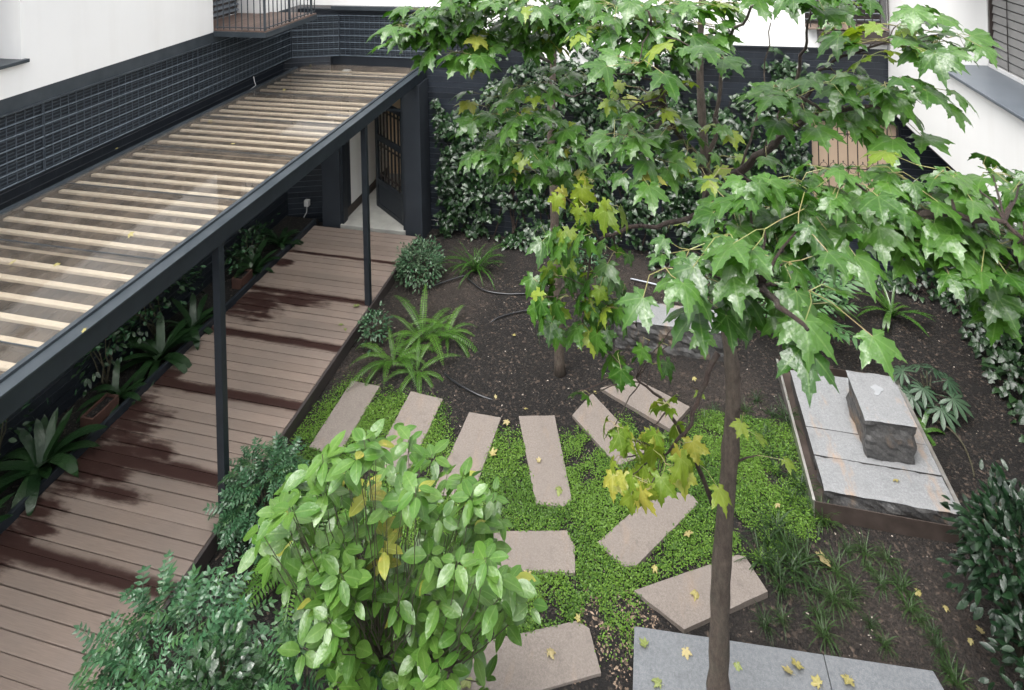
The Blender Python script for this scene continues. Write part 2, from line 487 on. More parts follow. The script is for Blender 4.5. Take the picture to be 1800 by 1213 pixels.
def leaf_mat(name, c1, c2, vein=None, rough=0.35, trans=0.25, spec=0.5, spots=None, wet=0.0):
    m, t, b = new_mat(name)
    at = t.nodes.new('ShaderNodeAttribute')
    at.attribute_name = 'rnd'
    oi = t.nodes.new('ShaderNodeObjectInfo').outputs['Random']
    r = math_n(t, 'FRACT', math_n(t, 'ADD', at.outputs['Fac'], oi))
    col = mixc(t, r, c1, c2)
    mott = ramp(t, tex(t, 30, 3, 0.6), [(0.35, 0.0), (0.7, 1.0)])
    col = mixc(t, math_n(t, 'MULTIPLY', mott, 0.3), col, tuple(v * 0.65 for v in c1))
    if spots:
        sp = ramp(t, tex(t, 22, 4, 0.7), [(0.55, 0.0), (0.68, 1.0)])
        col = mixc(t, math_n(t, 'MULTIPLY', sp, 0.7), col, spots)
    if vein:
        va = t.nodes.new('ShaderNodeAttribute')
        va.attribute_name = 'vein'
        vf = ramp(t, va.outputs['Fac'], [(0.86, 0.0), (0.98, 1.0)])
        col = mixc(t, math_n(t, 'MULTIPLY', vf, 0.32), col, vein)
    t.links.new(col, b.inputs['Base Color'])
    rr = math_n(t, 'ADD', math_n(t, 'MULTIPLY', tex(t, 45, 3), 0.3), rough - 0.15)
    t.links.new(rr, b.inputs['Roughness'])
    b.inputs['Specular IOR Level'].default_value = spec
    if wet:
        cw_ = math_n(t, 'MULTIPLY', ramp(t, tex(t, 120, 3, 0.7), [(0.42, 0.0), (0.62, 1.0)]), wet * 1.7, True)
        t.links.new(cw_, b.inputs['Coat Weight'])
        b.inputs['Coat Roughness'].default_value = 0.12
    bump(t, b, math_n(t, 'ADD', tex(t, 70, 3), math_n(t, 'MULTIPLY', tex(t, 16, 2), 2.0)), 0.4, 0.008)
    tl = nd(t, 'ShaderNodeBsdfTranslucent')
    hh = nd(t, 'ShaderNodeHueSaturation', Saturation=1.1, Value=1.5)
    t.links.new(col, hh.inputs['Color'])
    t.links.new(hh.outputs[0], tl.inputs[0])
    mx = t.nodes.new('ShaderNodeMixShader')
    mx.inputs[0].default_value = trans
    t.links.new(b.outputs[0], mx.inputs[1])
    t.links.new(tl.outputs[0], mx.inputs[2])
    t.links.new(mx.outputs[0], t.nodes['Material Output'].inputs[0])
    return m
MAT['maple'] = leaf_mat('maple_leaf', (0.0202, 0.0693, 0.0061), (0.0590, 0.1439, 0.0194), (0.15, 0.24, 0.07), 0.34, 0.3, 0.45, wet=0.45)
MAT['maplelime'] = leaf_mat('lime_maple_leaf', (0.0935, 0.1673, 0.0157), (0.1968, 0.2558, 0.0295), (0.24, 0.30, 0.08), 0.40, 0.34, 0.4, wet=0.2)
MAT['mapleyellow'] = leaf_mat('yellow_maple_leaf', (0.2124, 0.2377, 0.0354), (0.3136, 0.2933, 0.0506), (0.32, 0.33, 0.10), 0.4, 0.3, 0.5, spots=(0.14, 0.19, 0.028))
MAT['fallen'] = leaf_mat('fallen_yellow_leaf', (0.2601, 0.2312, 0.0723), (0.3251, 0.2673, 0.1373), (0.46, 0.42, 0.24), 0.5, 0.1, 0.4, spots=(0.28, 0.22, 0.08))
MAT['fallengreen'] = leaf_mat('fallen_green_leaf', (0.1590, 0.1951, 0.0506), (0.2023, 0.2312, 0.0939), (0.36, 0.38, 0.2), 0.5, 0.1, 0.4)
MAT['stalk'] = simple('leaf_stalk', (0.16, 0.20, 0.06), (0.20, 0.15, 0.07), 8, 0.5)
MAT['ivy'] = leaf_mat('ivy_leaf', (0.0056, 0.0208, 0.0064), (0.0272, 0.0656, 0.0208), None, 0.36, 0.15, 0.5, wet=0.2)
MAT['choisya'] = leaf_mat('pale_green_leaf', (0.0501, 0.1313, 0.0171), (0.0947, 0.1870, 0.0324), (0.20, 0.30, 0.09), 0.34, 0.25, 0.5, wet=0.3)
MAT['choisyayellow'] = leaf_mat('yellow_green_leaf', (0.2080, 0.2480, 0.0400), (0.2560, 0.2720, 0.0480), (0.5, 0.52, 0.2), 0.35, 0.3, 0.5, spots=(0.50, 0.36, 0.08))
MAT['nandina'] = leaf_mat('blue_green_leaflet', (0.0307, 0.0931, 0.0394), (0.0656, 0.1478, 0.0701), None, 0.30, 0.2, 0.5, wet=0.2)
MAT['nandinalight'] = leaf_mat('mid_green_leaflet', (0.0411, 0.1095, 0.0352), (0.0734, 0.1564, 0.0567), None, 0.36, 0.25, 0.5)
MAT['glossy'] = leaf_mat('glossy_dark_leaf', (0.0128, 0.0416, 0.0144), (0.0304, 0.0736, 0.0224), None, 0.28, 0.15, 0.6, wet=0.4)
MAT['fern'] = leaf_mat('fern_frond', (0.0486, 0.1296, 0.0151), (0.0864, 0.1890, 0.0259), None, 0.4, 0.3, 0.45)
MAT['boxleaf'] = leaf_mat('silvery_green_leaf', (0.0467, 0.0978, 0.0467), (0.1105, 0.1700, 0.0978), None, 0.4, 0.2, 0.5)
MAT['strap'] = leaf_mat('dark_strap_leaf', (0.0084, 0.0280, 0.0084), (0.0196, 0.0490, 0.0154), None, 0.36, 0.12, 0.45, wet=0.12)
MAT['straplight'] = leaf_mat('fresh_strap_leaf', (0.0357, 0.0935, 0.0153), (0.0638, 0.1318, 0.0238), None, 0.28, 0.25, 0.6, wet=0.3)
MAT['grass'] = leaf_mat('dark_grass_blade', (0.0105, 0.0315, 0.0067), (0.0315, 0.0690, 0.0135), None, 0.45, 0.2, 0.4)
MAT['fatsia'] = leaf_mat('grey_green_leaf', (0.0336, 0.0720, 0.0384), (0.0560, 0.1000, 0.0560), (0.13, 0.18, 0.11), 0.4, 0.2, 0.5)
MAT['camellia'] = leaf_mat('camellia_leaf', (0.0048, 0.0176, 0.0072), (0.0136, 0.0368, 0.0136), None, 0.34, 0.1, 0.45, wet=0.12)
MAT['moss'] = leaf_mat('creeping_groundcover', (0.0403, 0.1008, 0.0112), (0.1210, 0.2240, 0.0291), None, 0.5, 0.25, 0.35)
MAT['litter'] = leaf_mat('mulch_bits', (0.006, 0.0045, 0.004), (0.065, 0.048, 0.037), None, 0.75, 0.0, 0.3)
MAT['chips'] = leaf_mat('bark_chips', (0.05, 0.034, 0.024), (0.30, 0.22, 0.16), None, 0.75, 0.0, 0.3)
MAT['pebble'] = leaf_mat('pale_gravel_bits', (0.14, 0.11, 0.085), (0.42, 0.37, 0.32), None, 0.7, 0.0, 0.3)

# ---------------------------------------------------------------- leaf templates: (verts, tris, vein)
def tri_strip(a, b):
    """triangles between two index chains of equal or different length"""
    t, i, j = [], 0, 0
    while i < len(a) - 1 or j < len(b) - 1:
        if j >= len(b) - 1 or (i < len(a) - 1 and i / max(1, len(a) - 1) <= j / max(1, len(b) - 1)):
            t.append((a[i], a[i + 1], b[j])); i += 1
        else:
            t.append((a[i], b[j + 1], b[j])); j += 1
    return [q for q in t if len(set(q)) == 3]

def maple_leaf(seed, droop=0.35, asym=0.0, petiole=0.0):
    r = random.Random(seed)
    V, T, E = [], [], []
    def add(p, e):
        V.append(p); E.append(e); return len(V) - 1
    ang = [-108, -50, 0, 50, 108]
    ln = [0.56 + r.uniform(-.05, .05), 0.90 + r.uniform(-.06, .06), 1.0, 0.90 + r.uniform(-.06, .06), 0.56 + r.uniform(-.05, .05)]
    sin_a = [-150, -78, -25, 25, 78, 150]
    sin_r = [0.28, 0.40, 0.46, 0.46, 0.40, 0.28]
    lob = [r.uniform(-0.12, 0.12) for _ in range(5)]
    def P(a, d, k=None, e=0.0):
        a = math.radians(a)
        x, y = math.sin(a) * d, math.cos(a) * d
        rr = math.hypot(x, y)
        z = -droop * rr ** 2 * (1 + (lob[k] * 2 if k is not None else 0)) + asym * x * 0.3 + 0.03 * math.sin(9 * a + seed)
        if k is not None:
            z += lob[k] * rr
        return (x, y + 0.02, z + e)
    base = add((0, 0, 0), 1.0)
    S = [add(P(sin_a[i], sin_r[i], None, 0.035), 0.0) for i in range(6)]
    for k in range(5):
        a, L = ang[k], ln[k]
        def Q(t, s, e):
            dx, dy = s * L, t * L
            A = math.degrees(math.atan2(dx, dy)) + a
            return P(A, math.hypot(dx, dy), k, e)
        v1, v2, v3 = add(Q(.34, 0, 0), 1.0), add(Q(.62, 0, 0), 1.0), add(Q(.82, 0, 0.0), 1.0)
        tip = add(Q(1.02, 0, 0), 0.8)
        j = lambda q: q * r.uniform(0.85, 1.15)
        wd = 0.92 if k in (0, 4) else 1.0
        left = [S[k], add(Q(.58, -j(.27) * wd, .03), 0), add(Q(.63, -j(.16) * wd, .02), 0), add(Q(.79, -j(.165) * wd, .015), 0), add(Q(.83, -j(.08) * wd, .01), 0), tip]
        right = [S[k + 1], add(Q(.58, j(.27) * wd, .03), 0), add(Q(.63, j(.16) * wd, .02), 0), add(Q(.79, j(.165) * wd, .015), 0), add(Q(.83, j(.08) * wd, .01), 0), tip]
        mid = [base, v1, v2, v3, tip]
        T += [(base, S[k], v1), (S[k], left[1], v1), (left[1], v2, v1), (left[1], left[2], v2), (left[2], left[3], v3), (left[2], v3, v2), (left[3], left[4], v3), (left[4], tip, v3)]
        T += [(base, v1, S[k + 1]), (S[k + 1], v1, right[1]), (right[1], v1, v2), (right[1], v2, right[2]), (right[2], v3, right[3]), (right[2], v2, v3), (right[3], v3, right[4]), (right[4], v3, tip)]
    if petiole:
        n = 4
        prev = None
        for i in range(n):
            y = -petiole * i / (n - 1)
            z = -0.10 * math.sin(PI * i / (n - 1)) * 0.4
            q = [add((0.014 * math.cos(c), y, z + 0.014 * math.sin(c)), 1.0) for c in (PI / 2, PI * 7 / 6, PI * 11 / 6)]
            if prev:
                for c in range(3):
                    d = (c + 1) % 3
                    T += [(prev[c], prev[d], q[d]), (prev[c], q[d], q[c])]
            prev = q
    return np.array(V, float), np.array(T, int), np.array(E, float)

def blade(W=0.42, n=5, curl=0.35, fold=0.1, shape='oval', twist=0.0):
    """one simple leaf, base at the origin, tip at +Y, unit length"""
    V, T, E = [], [], []
    for i in range(n + 1):
        t = i / n
        if shape == 'oval':
            wv = math.sin(PI * t ** 0.85) ** 0.8
        elif shape == 'obovate':
            wv = math.sin(PI * t ** 1.35) ** 0.85
        elif shape == 'strap':
            wv = min(1, t * 5 + 0.5) * (1 - max(0, (t - 0.7) / 0.3) ** 2)
        else:
            wv = math.sin(PI * t ** 0.6) ** 1.0
        wv = max(wv, 0.0) * W / 2
        a = curl * t
        if abs(curl) > 1e-3:
            y, z = math.sin(a) / curl, -(1 - math.cos(a)) / curl
        else:
            y, z = t, 0
        tw = twist * t
        V.append((0, y, z)); E.append(1.0)
        V.append((-wv * math.cos(tw), y, z + fold * wv - wv * math.sin(tw))); E.append(0.0)
        V.append((wv * math.cos(tw), y, z + fold * wv + wv * math.sin(tw))); E.append(0.0)
    for i in range(n):
        a, b = 3 * i, 3 * i + 3
        T += [(a, b, b + 1), (a, b + 1, a + 1), (a, a + 2, b + 2), (a, b + 2, b)]
    return np.array(V), np.array(T, int), np.array(E)

def merge(items):
    """items: (template, 4x4 numpy) -> one template"""
    V, T, E, n = [], [], [], 0
    for (v, t, e), M in items:
        V.append(v @ M[:3, :3].T + M[:3, 3]); T.append(t + n); E.append(e); n += len(v)
    return np.concatenate(V), np.concatenate(T), np.concatenate(E)

def basis(y, z, s=1.0, loc=(0, 0, 0)):
    """matrix whose Y axis runs along y, whose Z is as near z as can be"""
    y = np.array(y, float); y /= np.linalg.norm(y)
    x = np.cross(y, np.array(z, float))
    if np.linalg.norm(x) < 1e-4:
        x = np.cross(y, (1, 0.3, 0.2))
    x /= np.linalg.norm(x)
    zz = np.cross(x, y)
    M = np.eye(4)
    M[:3, 0], M[:3, 1], M[:3, 2] = x * s, y * s, zz * s
    M[:3, 3] = loc
    return M

def ivy_leaf(seed):
    r = random.Random(seed)
    pts = [(0, -0.05), (-.32, -.12), (-.5, .12), (-.3, .34), (-.28, .62), (0, 1.0), (.28, .62), (.3, .34), (.5, .12), (.32, -.12)]
    V = [(0, .25, .06)] + [(x * r.uniform(.9, 1.1), y * r.uniform(.92, 1.08), -0.25 * (x * x + (y - .3) ** 2) + r.uniform(-.03, .03)) for x, y in pts]
    T = [(0, i + 1, (i + 1) % len(pts) + 1) for i in range(len(pts))]
    return np.array(V), np.array([(a, c, b) for a, b, c in T]), np.zeros(len(V))

def frond_leaflets(n=4, L=1.0, W=0.45, lsize=0.34, seed=0):
    """a pinnate spray of leaflets (nandina, mahonia)"""
    r = random.Random(seed)
    lf = blade(W, 3, 0.4, 0.12, 'lance')
    it = [(blade(0.02, 3, 0.5, 0, 'strap'), np.eye(4))]
    for i in range(n):
        t = (i + 1) / (n + 0.6)
        a = 0.5 * t
        y, z = math.sin(a) / 0.5, -(1 - math.cos(a)) / 0.5
        for s in (-1, 1):
            d = (s * 0.9, 0.55, -0.25 + r.uniform(-.2, .2))
            it.append((lf, basis(d, (0.0, 0.1, 1), lsize * r.uniform(.85, 1.1) * (1 - 0.3 * abs(t - .5)), (0, y * L, z))))
    it.append((lf, basis((0, 1, -0.5), (0, 0.3, 1), lsize, (0, 0.86 * L, -0.2))))
    return merge(it)

def fern_frond(seed, curl=1.5, n=22, W=0.20):
    r = random.Random(seed)
    pin = blade(0.30, 2, 0.35, 0.05, 'lance')
    it = [(blade(0.014, 8, curl, 0, 'strap'), np.eye(4))]
    for i in range(n):
        t = 0.10 + 0.88 * (i + 0.5) / n
        a = curl * t
        y, z = math.sin(a) / curl, -(1 - math.cos(a)) / curl
        tg = np.array((0, math.cos(a), -math.sin(a)))
        nm = np.array((0, math.sin(a), math.cos(a)))
        ln = W * (math.sin(PI * t ** 0.75) ** 0.7 + 0.12)
        for s in (-1, 1):
            d = np.array((s, 0, 0)) + tg * 0.25 - nm * r.uniform(0.05, 0.35)
            it.append((pin, basis(d, nm, ln, (0, y, z))))
    return merge(it)

def tuft_blades(seed, n=34, h=1.0, spread=0.7, W=0.035):
    r = random.Random(seed)
    it = []
    for i in range(n):
        az = r.uniform(0, 2 * PI)
        tilt = r.uniform(0.2, spread)
        b = blade(W * r.uniform(.7, 1.3), 5, r.uniform(0.7, 1.9), 0.2, 'strap')
        d = (math.cos(az) * tilt, math.sin(az) * tilt, 1)
        up = (-math.cos(az), -math.sin(az), tilt)
        it.append((b, basis(d, up, h * r.uniform(.45, 1.15), (r.uniform(-.13, .13), r.uniform(-.13, .13), 0))))
    return merge(it)

def set_attr(me, name, vals):
    a = me.attributes.new(name, 'FLOAT', 'POINT')
    a.data.foreach_set('value', np.asarray(vals, np.float32))

def np_mesh(name, V, T, mat=None, vein=None, rnd=None, smooth=True):
    me = bpy.data.meshes.new(name)
    me.vertices.add(len(V)); me.loops.add(len(T) * 3); me.polygons.add(len(T))
    me.vertices.foreach_set('co', np.asarray(V, np.float32).ravel())
    me.polygons.foreach_set('loop_start', np.arange(0, len(T) * 3, 3, dtype=np.int32))
    me.loops.foreach_set('vertex_index', np.asarray(T, np.int32).ravel())
    me.update(calc_edges=True)
    if vein is not None:
        set_attr(me, 'vein', vein)
    if rnd is not None:
        set_attr(me, 'rnd', rnd)
    if smooth:
        me.shade_smooth()
    if mat:
        me.materials.append(mat)
    return me

def scatter(name, temps, mats, mat, off=(0, 0, 0)):
    """many leaves in one mesh: mats is a list of 4x4 numpy matrices in world space"""
    V, T, E, R, n = [], [], [], [], 0
    for i, M in enumerate(mats):
        v, t, e = temps[i % len(temps)]
        V.append(v @ M[:3, :3].T + M[:3, 3]); T.append(t + n); E.append(e)
        R.append(np.full(len(v), rng.random())); n += len(v)
    V = np.concatenate(V) - np.array(off)
    return np_mesh(name, V, np.concatenate(T), mat, np.concatenate(E), np.concatenate(R))

TM = {}
def tmesh(key, temp, mat):
    k = (key, mat.name)
    if k not in TM:
        TM[k] = np_mesh(key, temp[0], temp[1], mat, temp[2])
    return TM[k]

CAMP = np.array((0, 0, CAM_H))
def leaves(parent, key, temps, items, limit=300, name='leaf', rest='foliage'):
    """items: (matrix, material). The largest ones in view become parts of their own, the rest one part"""
    items = sorted(items, key=lambda q: -np.linalg.norm(q[0][:3, 1]) / np.linalg.norm(q[0][:3, 3] - CAMP))
    off = WL[parent.name]
    for i, (M, mt) in enumerate(items[:limit]):
        k = random.randrange(len(temps))
        o = bpy.data.objects.new(name, tmesh('%s_%d' % (key, k), temps[k], mt))
        COL.objects.link(o)
        o.parent = parent
        A = M.copy(); A[:3, 3] -= np.array(off)
        o.matrix_basis = Matrix(A.tolist())
    left = items[limit:]
    if left:
        by = {}
        for M, mt in left:
            by.setdefault(mt.name, (mt, []))[1].append(M)
        for mt, ms in by.values():
            tag(link(rest, scatter(rest, temps, ms, mt, off), parent), kind='stuff')

def curve(p0, p1, n=6, sag=0.0, wob=0.0):
    p0, p1 = Vector(p0), Vector(p1)
    L = (p1 - p0).length
    r = []
    for i in range(n + 1):
        t = i / n
        q = p0.lerp(p1, t)
        q.z += sag * L * math.sin(PI * t)
        if 0 < i < n:
            q += Vector((random.uniform(-1, 1), random.uniform(-1, 1), random.uniform(-1, 1))) * wob * L
        r.append(q)
    return r

# ================================================================= SETTING
gx = np.concatenate([[-60, -30, -15], np.arange(-8, 7, 0.07), [10, 15, 30, 60]])
gy = np.concatenate([[-50, -20, -6, -1], np.arange(1.0, 12.5, 0.07), [16, 30, 60]])
def soil_h(x, y):
    return (0.018 * math.sin(1.3 * x + 0.7 * y) + 0.014 * math.sin(2.9 * x - 2.1 * y + 1)
            + 0.03 * noise.noise((x * 2.2, y * 2.2, 0)) + 0.014 * noise.noise((x * 7, y * 7, 3)))
V = [(x, y, SOIL - 0.012 + (soil_h(x, y) * 0.45 if -7 < x < 6 and 1 < y < 12 else 0)) for y in gy for x in gx]
nx = len(gx)
T = []
for j in range(len(gy) - 1):
    for i in range(nx - 1):
        a = j * nx + i
        T += [(a, a + 1, a + nx + 1), (a, a + nx + 1, a + nx)]
tag(link('ground', np_mesh('ground', np.array(V), np.array(T), MAT['soil'])), kind='structure')

# deck: frame with one board after another
DX0, DX1 = -6.05, -4.075
mb = MB()
mb.box(DX1 - 0.028, DX1 + 0.004, 1.2, 9.93, -0.16, -0.006)
for jx in (-5.95, -5.3, -4.7):
    mb.box(jx - 0.03, jx + 0.03, 1.2, 9.9, -0.16, -0.034)
deck = solo('deck_walkway', mb, MAT['deckedge'], kind='structure')
PIT = 0.1245
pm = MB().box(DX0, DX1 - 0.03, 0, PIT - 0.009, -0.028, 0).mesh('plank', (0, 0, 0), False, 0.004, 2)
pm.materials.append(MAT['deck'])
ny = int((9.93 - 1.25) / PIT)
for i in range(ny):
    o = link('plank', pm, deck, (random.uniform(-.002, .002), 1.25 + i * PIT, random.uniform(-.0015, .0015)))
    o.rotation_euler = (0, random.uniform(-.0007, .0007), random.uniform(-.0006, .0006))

# bed kerb along the left side of the deck
solo('bed_edging', MB().box(-6.10, -6.055, 1.2, 9.90, -0.16, 0.085), MAT['navy'], 'dark painted edging board between the deck and the bed by the wall', 'edging', bevel=0.006)

# ---------------------------------------------------------------- walls with courses
def coursed_wall(name, label, runs, z0, z1, holes=(), pitch=0.1, axis='x'):
    """runs: ((xa, ya), (xb, yb)) seen from the garden; courses are boxes set proud of the joint face"""
    t = thing(name, label, 'wall', (0.5 * (runs[0][0][0] + runs[0][1][0]), 0.5 * (runs[0][0][1] + runs[0][1][1]), z0))
    for (a, b), into in runs if isinstance(runs[0][1][0], tuple) else [(r, None) for r in runs]:
        pass
    return t

def wall_courses(root, a, b, n, z0, z1, holes=(), pitch=0.1):
    """a wall from a to b (plan points) whose visible side looks along n; holes = (s0, s1, za, zb) in metres from a"""
    a, b, n = Vector((*a, 0)), Vector((*b, 0)), Vector((*n, 0)).normalized()
    L = (b - a).length
    d = (b - a).normalized()
    M = Matrix(((d.x, n.x, 0, a.x), (d.y, n.y, 0, a.y), (0, 0, 1, 0), (0, 0, 0, 1)))
    spans = lambda za, zb: split([(0, L)], [(h[0], h[1]) for h in holes if h[2] < zb - 0.01 and h[3] > za + 0.01])
    mb = MB()
    zs = sorted({z0, z1} | {h[2] for h in holes} | {h[3] for h in holes})
    for za, zb in zip(zs[:-1], zs[1:]):
        for s0, s1 in spans(za, zb):
            mb.box(s0, s1, -0.22, -0.011, za, zb, M)
    part('joint_face', mb, MAT['joint'], root)
    k = 0
    while z0 + (k + 1) * pitch <= z1 + 1e-6:
        za = z0 + k * pitch
        for s0, s1 in spans(za, za + pitch):
            part('course', MB().box(s0 + 0.003, s1 - 0.003, -0.012, 0.0 + random.uniform(-.0015, .0015), za + 0.006, za + pitch - 0.006, M), MAT['course'], root)
        k += 1

def split(sp, cut):
    for c0, c1 in cut:
        out = []
        for s0, s1 in sp:
            if c1 <= s0 or c0 >= s1:
                out.append((s0, s1))
            else:
                if c0 > s0: out.append((s0, c0))
                if c1 < s1: out.append((c1, s1))
        sp = out
    return sp

YB = 10.4
rw = thing('garden_wall', 'dark slate tiled wall behind the ivy at the back of the garden', 'wall', (0, YB, SOIL))
wall_courses(rw, (-4.06, YB), (4.36, YB), (0, -1), -0.2, 3.3, holes=[(2.27 + 4.06, 3.56 + 4.06, 0.80, 2.2)])
lw = thing('side_wall', 'dark slate tiled wall under the glass canopy beside the deck', 'wall', (-6.75, 5, SOIL))
wall_courses(lw, (-6.75, -1), (-6.75, 10.08), (1, 0), -0.2, 2.9)
cw = thing('corner_wall', 'short slanted tiled wall between side wall and doorway', 'wall', (-6.35, 10.2, SOIL))
wall_courses(cw, (-6.74, 10.09), (-5.955, 10.34), (0.3, -0.954), -0.2, 2.9)
part('leak_filler', MB().box(-6.96, -6.745, 10.085, 10.6, -0.2, 2.9), MAT['navyflat'], cw)  # unseen filler added behind the tiles to stop light leaking through the corner
part('leak_filler', MB().box(-6.70, -5.985, 10.36, 10.6, -0.2, 2.9), MAT['navyflat'], cw)  # hidden backing block, added to shut out light behind the slanted wall
gw = thing('ground_floor_wall', 'dark tiled wall below the white overhang on the right', 'wall', (4.36, 5, SOIL))
wall_courses(gw, (4.37, 10.39), (4.37, -1), (-1, 0), -0.2, 2.36)

# ---------------------------------------------------------------- left white building
XL = -6.6
lb = thing('white_building', 'white rendered building above the canopy on the left', 'building', (-7, 4, 3.8))
mb = MB()
mb.box(-7.3, XL, -6, 3.55, 3.83, 8.6)
mb.box(-7.3, XL, 3.55, 5.17, 3.83, 4.15)
mb.box(-7.3, XL, 3.55, 5.17, 6.0, 8.6)
mb.box(-7.3, XL, 5.17, 8.08, 3.83, 8.6)
mb.box(-7.3, XL, 8.08, 9.36, 6.3, 8.6)
mb.box(-7.3, XL, 9.36, 10.38, 3.83, 8.6)
part('wall', mb, MAT['white'], lb)
wf = part('window', MB().box(-7.25, -7.12, 3.55, 5.17, 4.15, 6.0), MAT['hallwhite'], lb)
part('sill', MB().box(-7.1, XL + 0.06, 3.5, 5.215, 4.152, 4.19), MAT['flash'], wf, bevel=0.006)
part('flashing', MB().box(-6.74, XL - 0.003, -6, 10.1, 3.675, 3.828).box(-6.70, XL + 0.03, -6, 8.0, 3.655, 3.674), MAT['flash'], lb)
door = part('shutter', MB().box(-7.28, -7.16, 8.08, 9.36, 3.87, 6.3), MAT['frame'], lb)
for i in range(22):
    z = 3.95 + i * 0.095
    M = Matrix.Translation((-7.135, 8.72, z)) @ Matrix.Rotation(0.5, 4, 'Y')
    part('slat', MB().box(-0.045, 0.045, -0.62, 0.62, -0.006, 0.006, M), MAT['shutter'], door)

# mesh screens along the parapet
def mesh_panel(root, a, b, n, z0, z1):
    a, b, n = Vector((*a, 0)), Vector((*b, 0)), Vector((*n, 0)).normalized()
    d = (b - a).normalized()
    L = (b - a).length
    M = Matrix(((d.x, n.x, 0, a.x), (d.y, n.y, 0, a.y), (0, 0, 1, 0), (0, 0, 0, 1)))
    p = part('screen_panel', MB().box(0, L, -0.10, -0.045, z0, z1, M), MAT['mesh_back'], root)
    nb = 7
    for i in range(nb):
        z = z0 + 0.008 + (z1 - z0 - 0.016) * i / (nb - 1)
        part('rail', MB().box(0.004, L - 0.004, -0.004, 0.008, z - 0.005, z + 0.005, M), MAT['wire'], p)
    mb = MB()
    k = int(L / 0.095)
    for i in range(k + 1):
        s = 0.004 + (L - 0.008) * i / k
        mb.box(s - 0.0045, s + 0.0045, -0.012, -0.005, z0, z1, M)
    k = 20
    for i in range(k):
        z = z0 + (z1 - z0) * (i + 0.5) / k
        mb.box(0.004, L - 0.004, -0.03, -0.026, z - 0.006, z + 0.006, M)
    part('wire_mesh', mb, MAT['wiredark'], p, kind='stuff')
y = 10.1
while y > -1:
    y2 = max(y - 2.35, -1.2)
    mesh_panel(lb, (XL, y - 0.004), (XL, y2 + 0.004), (1, 0), 2.905, 3.665)
    y = y2
part('parapet_back', MB().box(-6.98, -6.71, -1.2, 10.1, 2.905, 3.67), MAT['navyflat'], lb)

# balcony with its boards and railing
bl = thing('balcony', 'small balcony with wooden floor and thin grey railing on the white building', 'balcony', (-6.1, 8.8, 3.77))
BX, BY0, BY1 = -5.69, 8.07, 9.5
part('slab', MB().box(XL + 0.002, BX, BY0, BY1, 3.765, 3.845), MAT['flash'], bl, bevel=0.004)
for i in range(9):
    x0 = XL + 0.01 + i * 0.1
    part('floor_board', MB().box(x0, x0 + 0.094, BY0 + 0.012, BY1 - 0.01, 3.847, 3.872), MAT['balcwood'], bl, bevel=0.003)
part('floor_board', MB().box(-7.12, XL - 0.005, 8.1, 9.34, 3.847, 3.872), MAT['balcwood'], bl)
rl = part('railing', MB().box(BX - 0.045, BX - 0.015, BY0 + 0.01, BY1 - 0.01, 4.84, 4.87), MAT['flash'], bl)
part('top_rail', MB().box(XL + 0.02, BX - 0.05, BY0 + 0.01, BY0 + 0.04, 4.84, 4.87), MAT['flash'], rl)
part('bottom_rail', MB().box(BX - 0.04, BX - 0.02, BY0 + 0.03, BY1 - 0.02, 3.90, 3.915), MAT['flash'], rl)
part('bottom_rail', MB().box(XL + 0.02, BX - 0.05, BY0 + 0.015, BY0 + 0.035, 3.90, 3.915), MAT['flash'], rl)
for i in range(14):
    y = BY0 + 0.025 + i * (BY1 - BY0 - 0.05) / 13
    r = 0.014 if i % 6 == 0 else 0.006
    part('baluster', MB().box(BX - 0.03 - r, BX - 0.03 + r, y - r, y + r, 3.86, 4.84), MAT['flash'], rl)
for i in range(8):
    x = XL + 0.06 + i * (BX - XL - 0.11) / 7.5
    part('baluster', MB().box(x - 0.006, x + 0.006, BY0 + 0.019, BY0 + 0.031, 3.86, 4.84), MAT['flash'], rl)

# ---------------------------------------------------------------- rear building
rb = thing('rear_building', 'white rendered building above the dark ivy wall at the back', 'building', (0, YB + 0.2, 3.3))
mb = MB()
mb.box(-7.3, -4.0, YB + 0.002, YB + 0.3, 3.835, 8.6)
mb.box(-4.0, -2.13, YB - 0.02, YB + 0.3, 3.31, 8.6)
mb.box(-2.13, 0.18, YB - 0.14, YB + 0.3, 2.95, 8.6)
mb.box(0.18, 2.25, YB - 0.02, YB + 0.3, 3.31, 8.6)
mb.box(2.25, 3.40, YB - 0.02, YB + 0.3, 3.31, 3.62)
mb.box(2.25, 3.40, YB - 0.02, YB + 0.3, 5.7, 8.6)
part('wall', mb, MAT['white'], rb)
part('flashing', MB().box(-5.9, -4.02, YB - 0.07, YB - 0.001, 3.76, 3.832), MAT['flash'], rb)
part('drip_edge', MB().box(-4.02, -2.14, YB - 0.03, YB - 0.002, 3.285, 3.306).box(0.2, 3.39, YB - 0.03, YB - 0.002, 3.285, 3.306), MAT['navy'], rb)
mesh_panel(rb, (-6.59, 10.11), (-5.77, 10.36), (0.29, -0.957), 2.905, 3.665)
mesh_panel(rb, (-5.76, 10.37), (-4.06, 10.37), (0, -1), 2.905, 3.665)
part('leak_filler', MB().box(-6.715, -6.606, 10.102, 10.22, 2.906, 3.664), MAT['navyflat'], rb)  # filler added behind the screen joint to close a light leak
part('parapet_back', MB().box(-6.7, -4.08, YB + 0.10, YB + 0.25, 2.3, 3.74), MAT['navyflat'], rb)
uw = part('window', MB().box(2.25, 3.40, YB + 0.22, YB + 0.29, 3.62, 5.7), MAT['frame'], rb)
for i in range(20):
    z = 3.70 + i * 0.1
    M = Matrix.Translation((2.82, YB + 0.20, z)) @ Matrix.Rotation(-0.5, 4, 'X')
    part('slat', MB().box(-0.55, 0.55, -0.045, 0.045, -0.006, 0.006, M), MAT['shutter'], uw)
for i in range(9):
    part('sill_tile', MB().box(2.26 + i * 0.126, 2.26 + i * 0.126 + 0.12, YB - 0.17, YB + 0.15, 3.622, 3.648), MAT['tileledge'], uw, bevel=0.004)
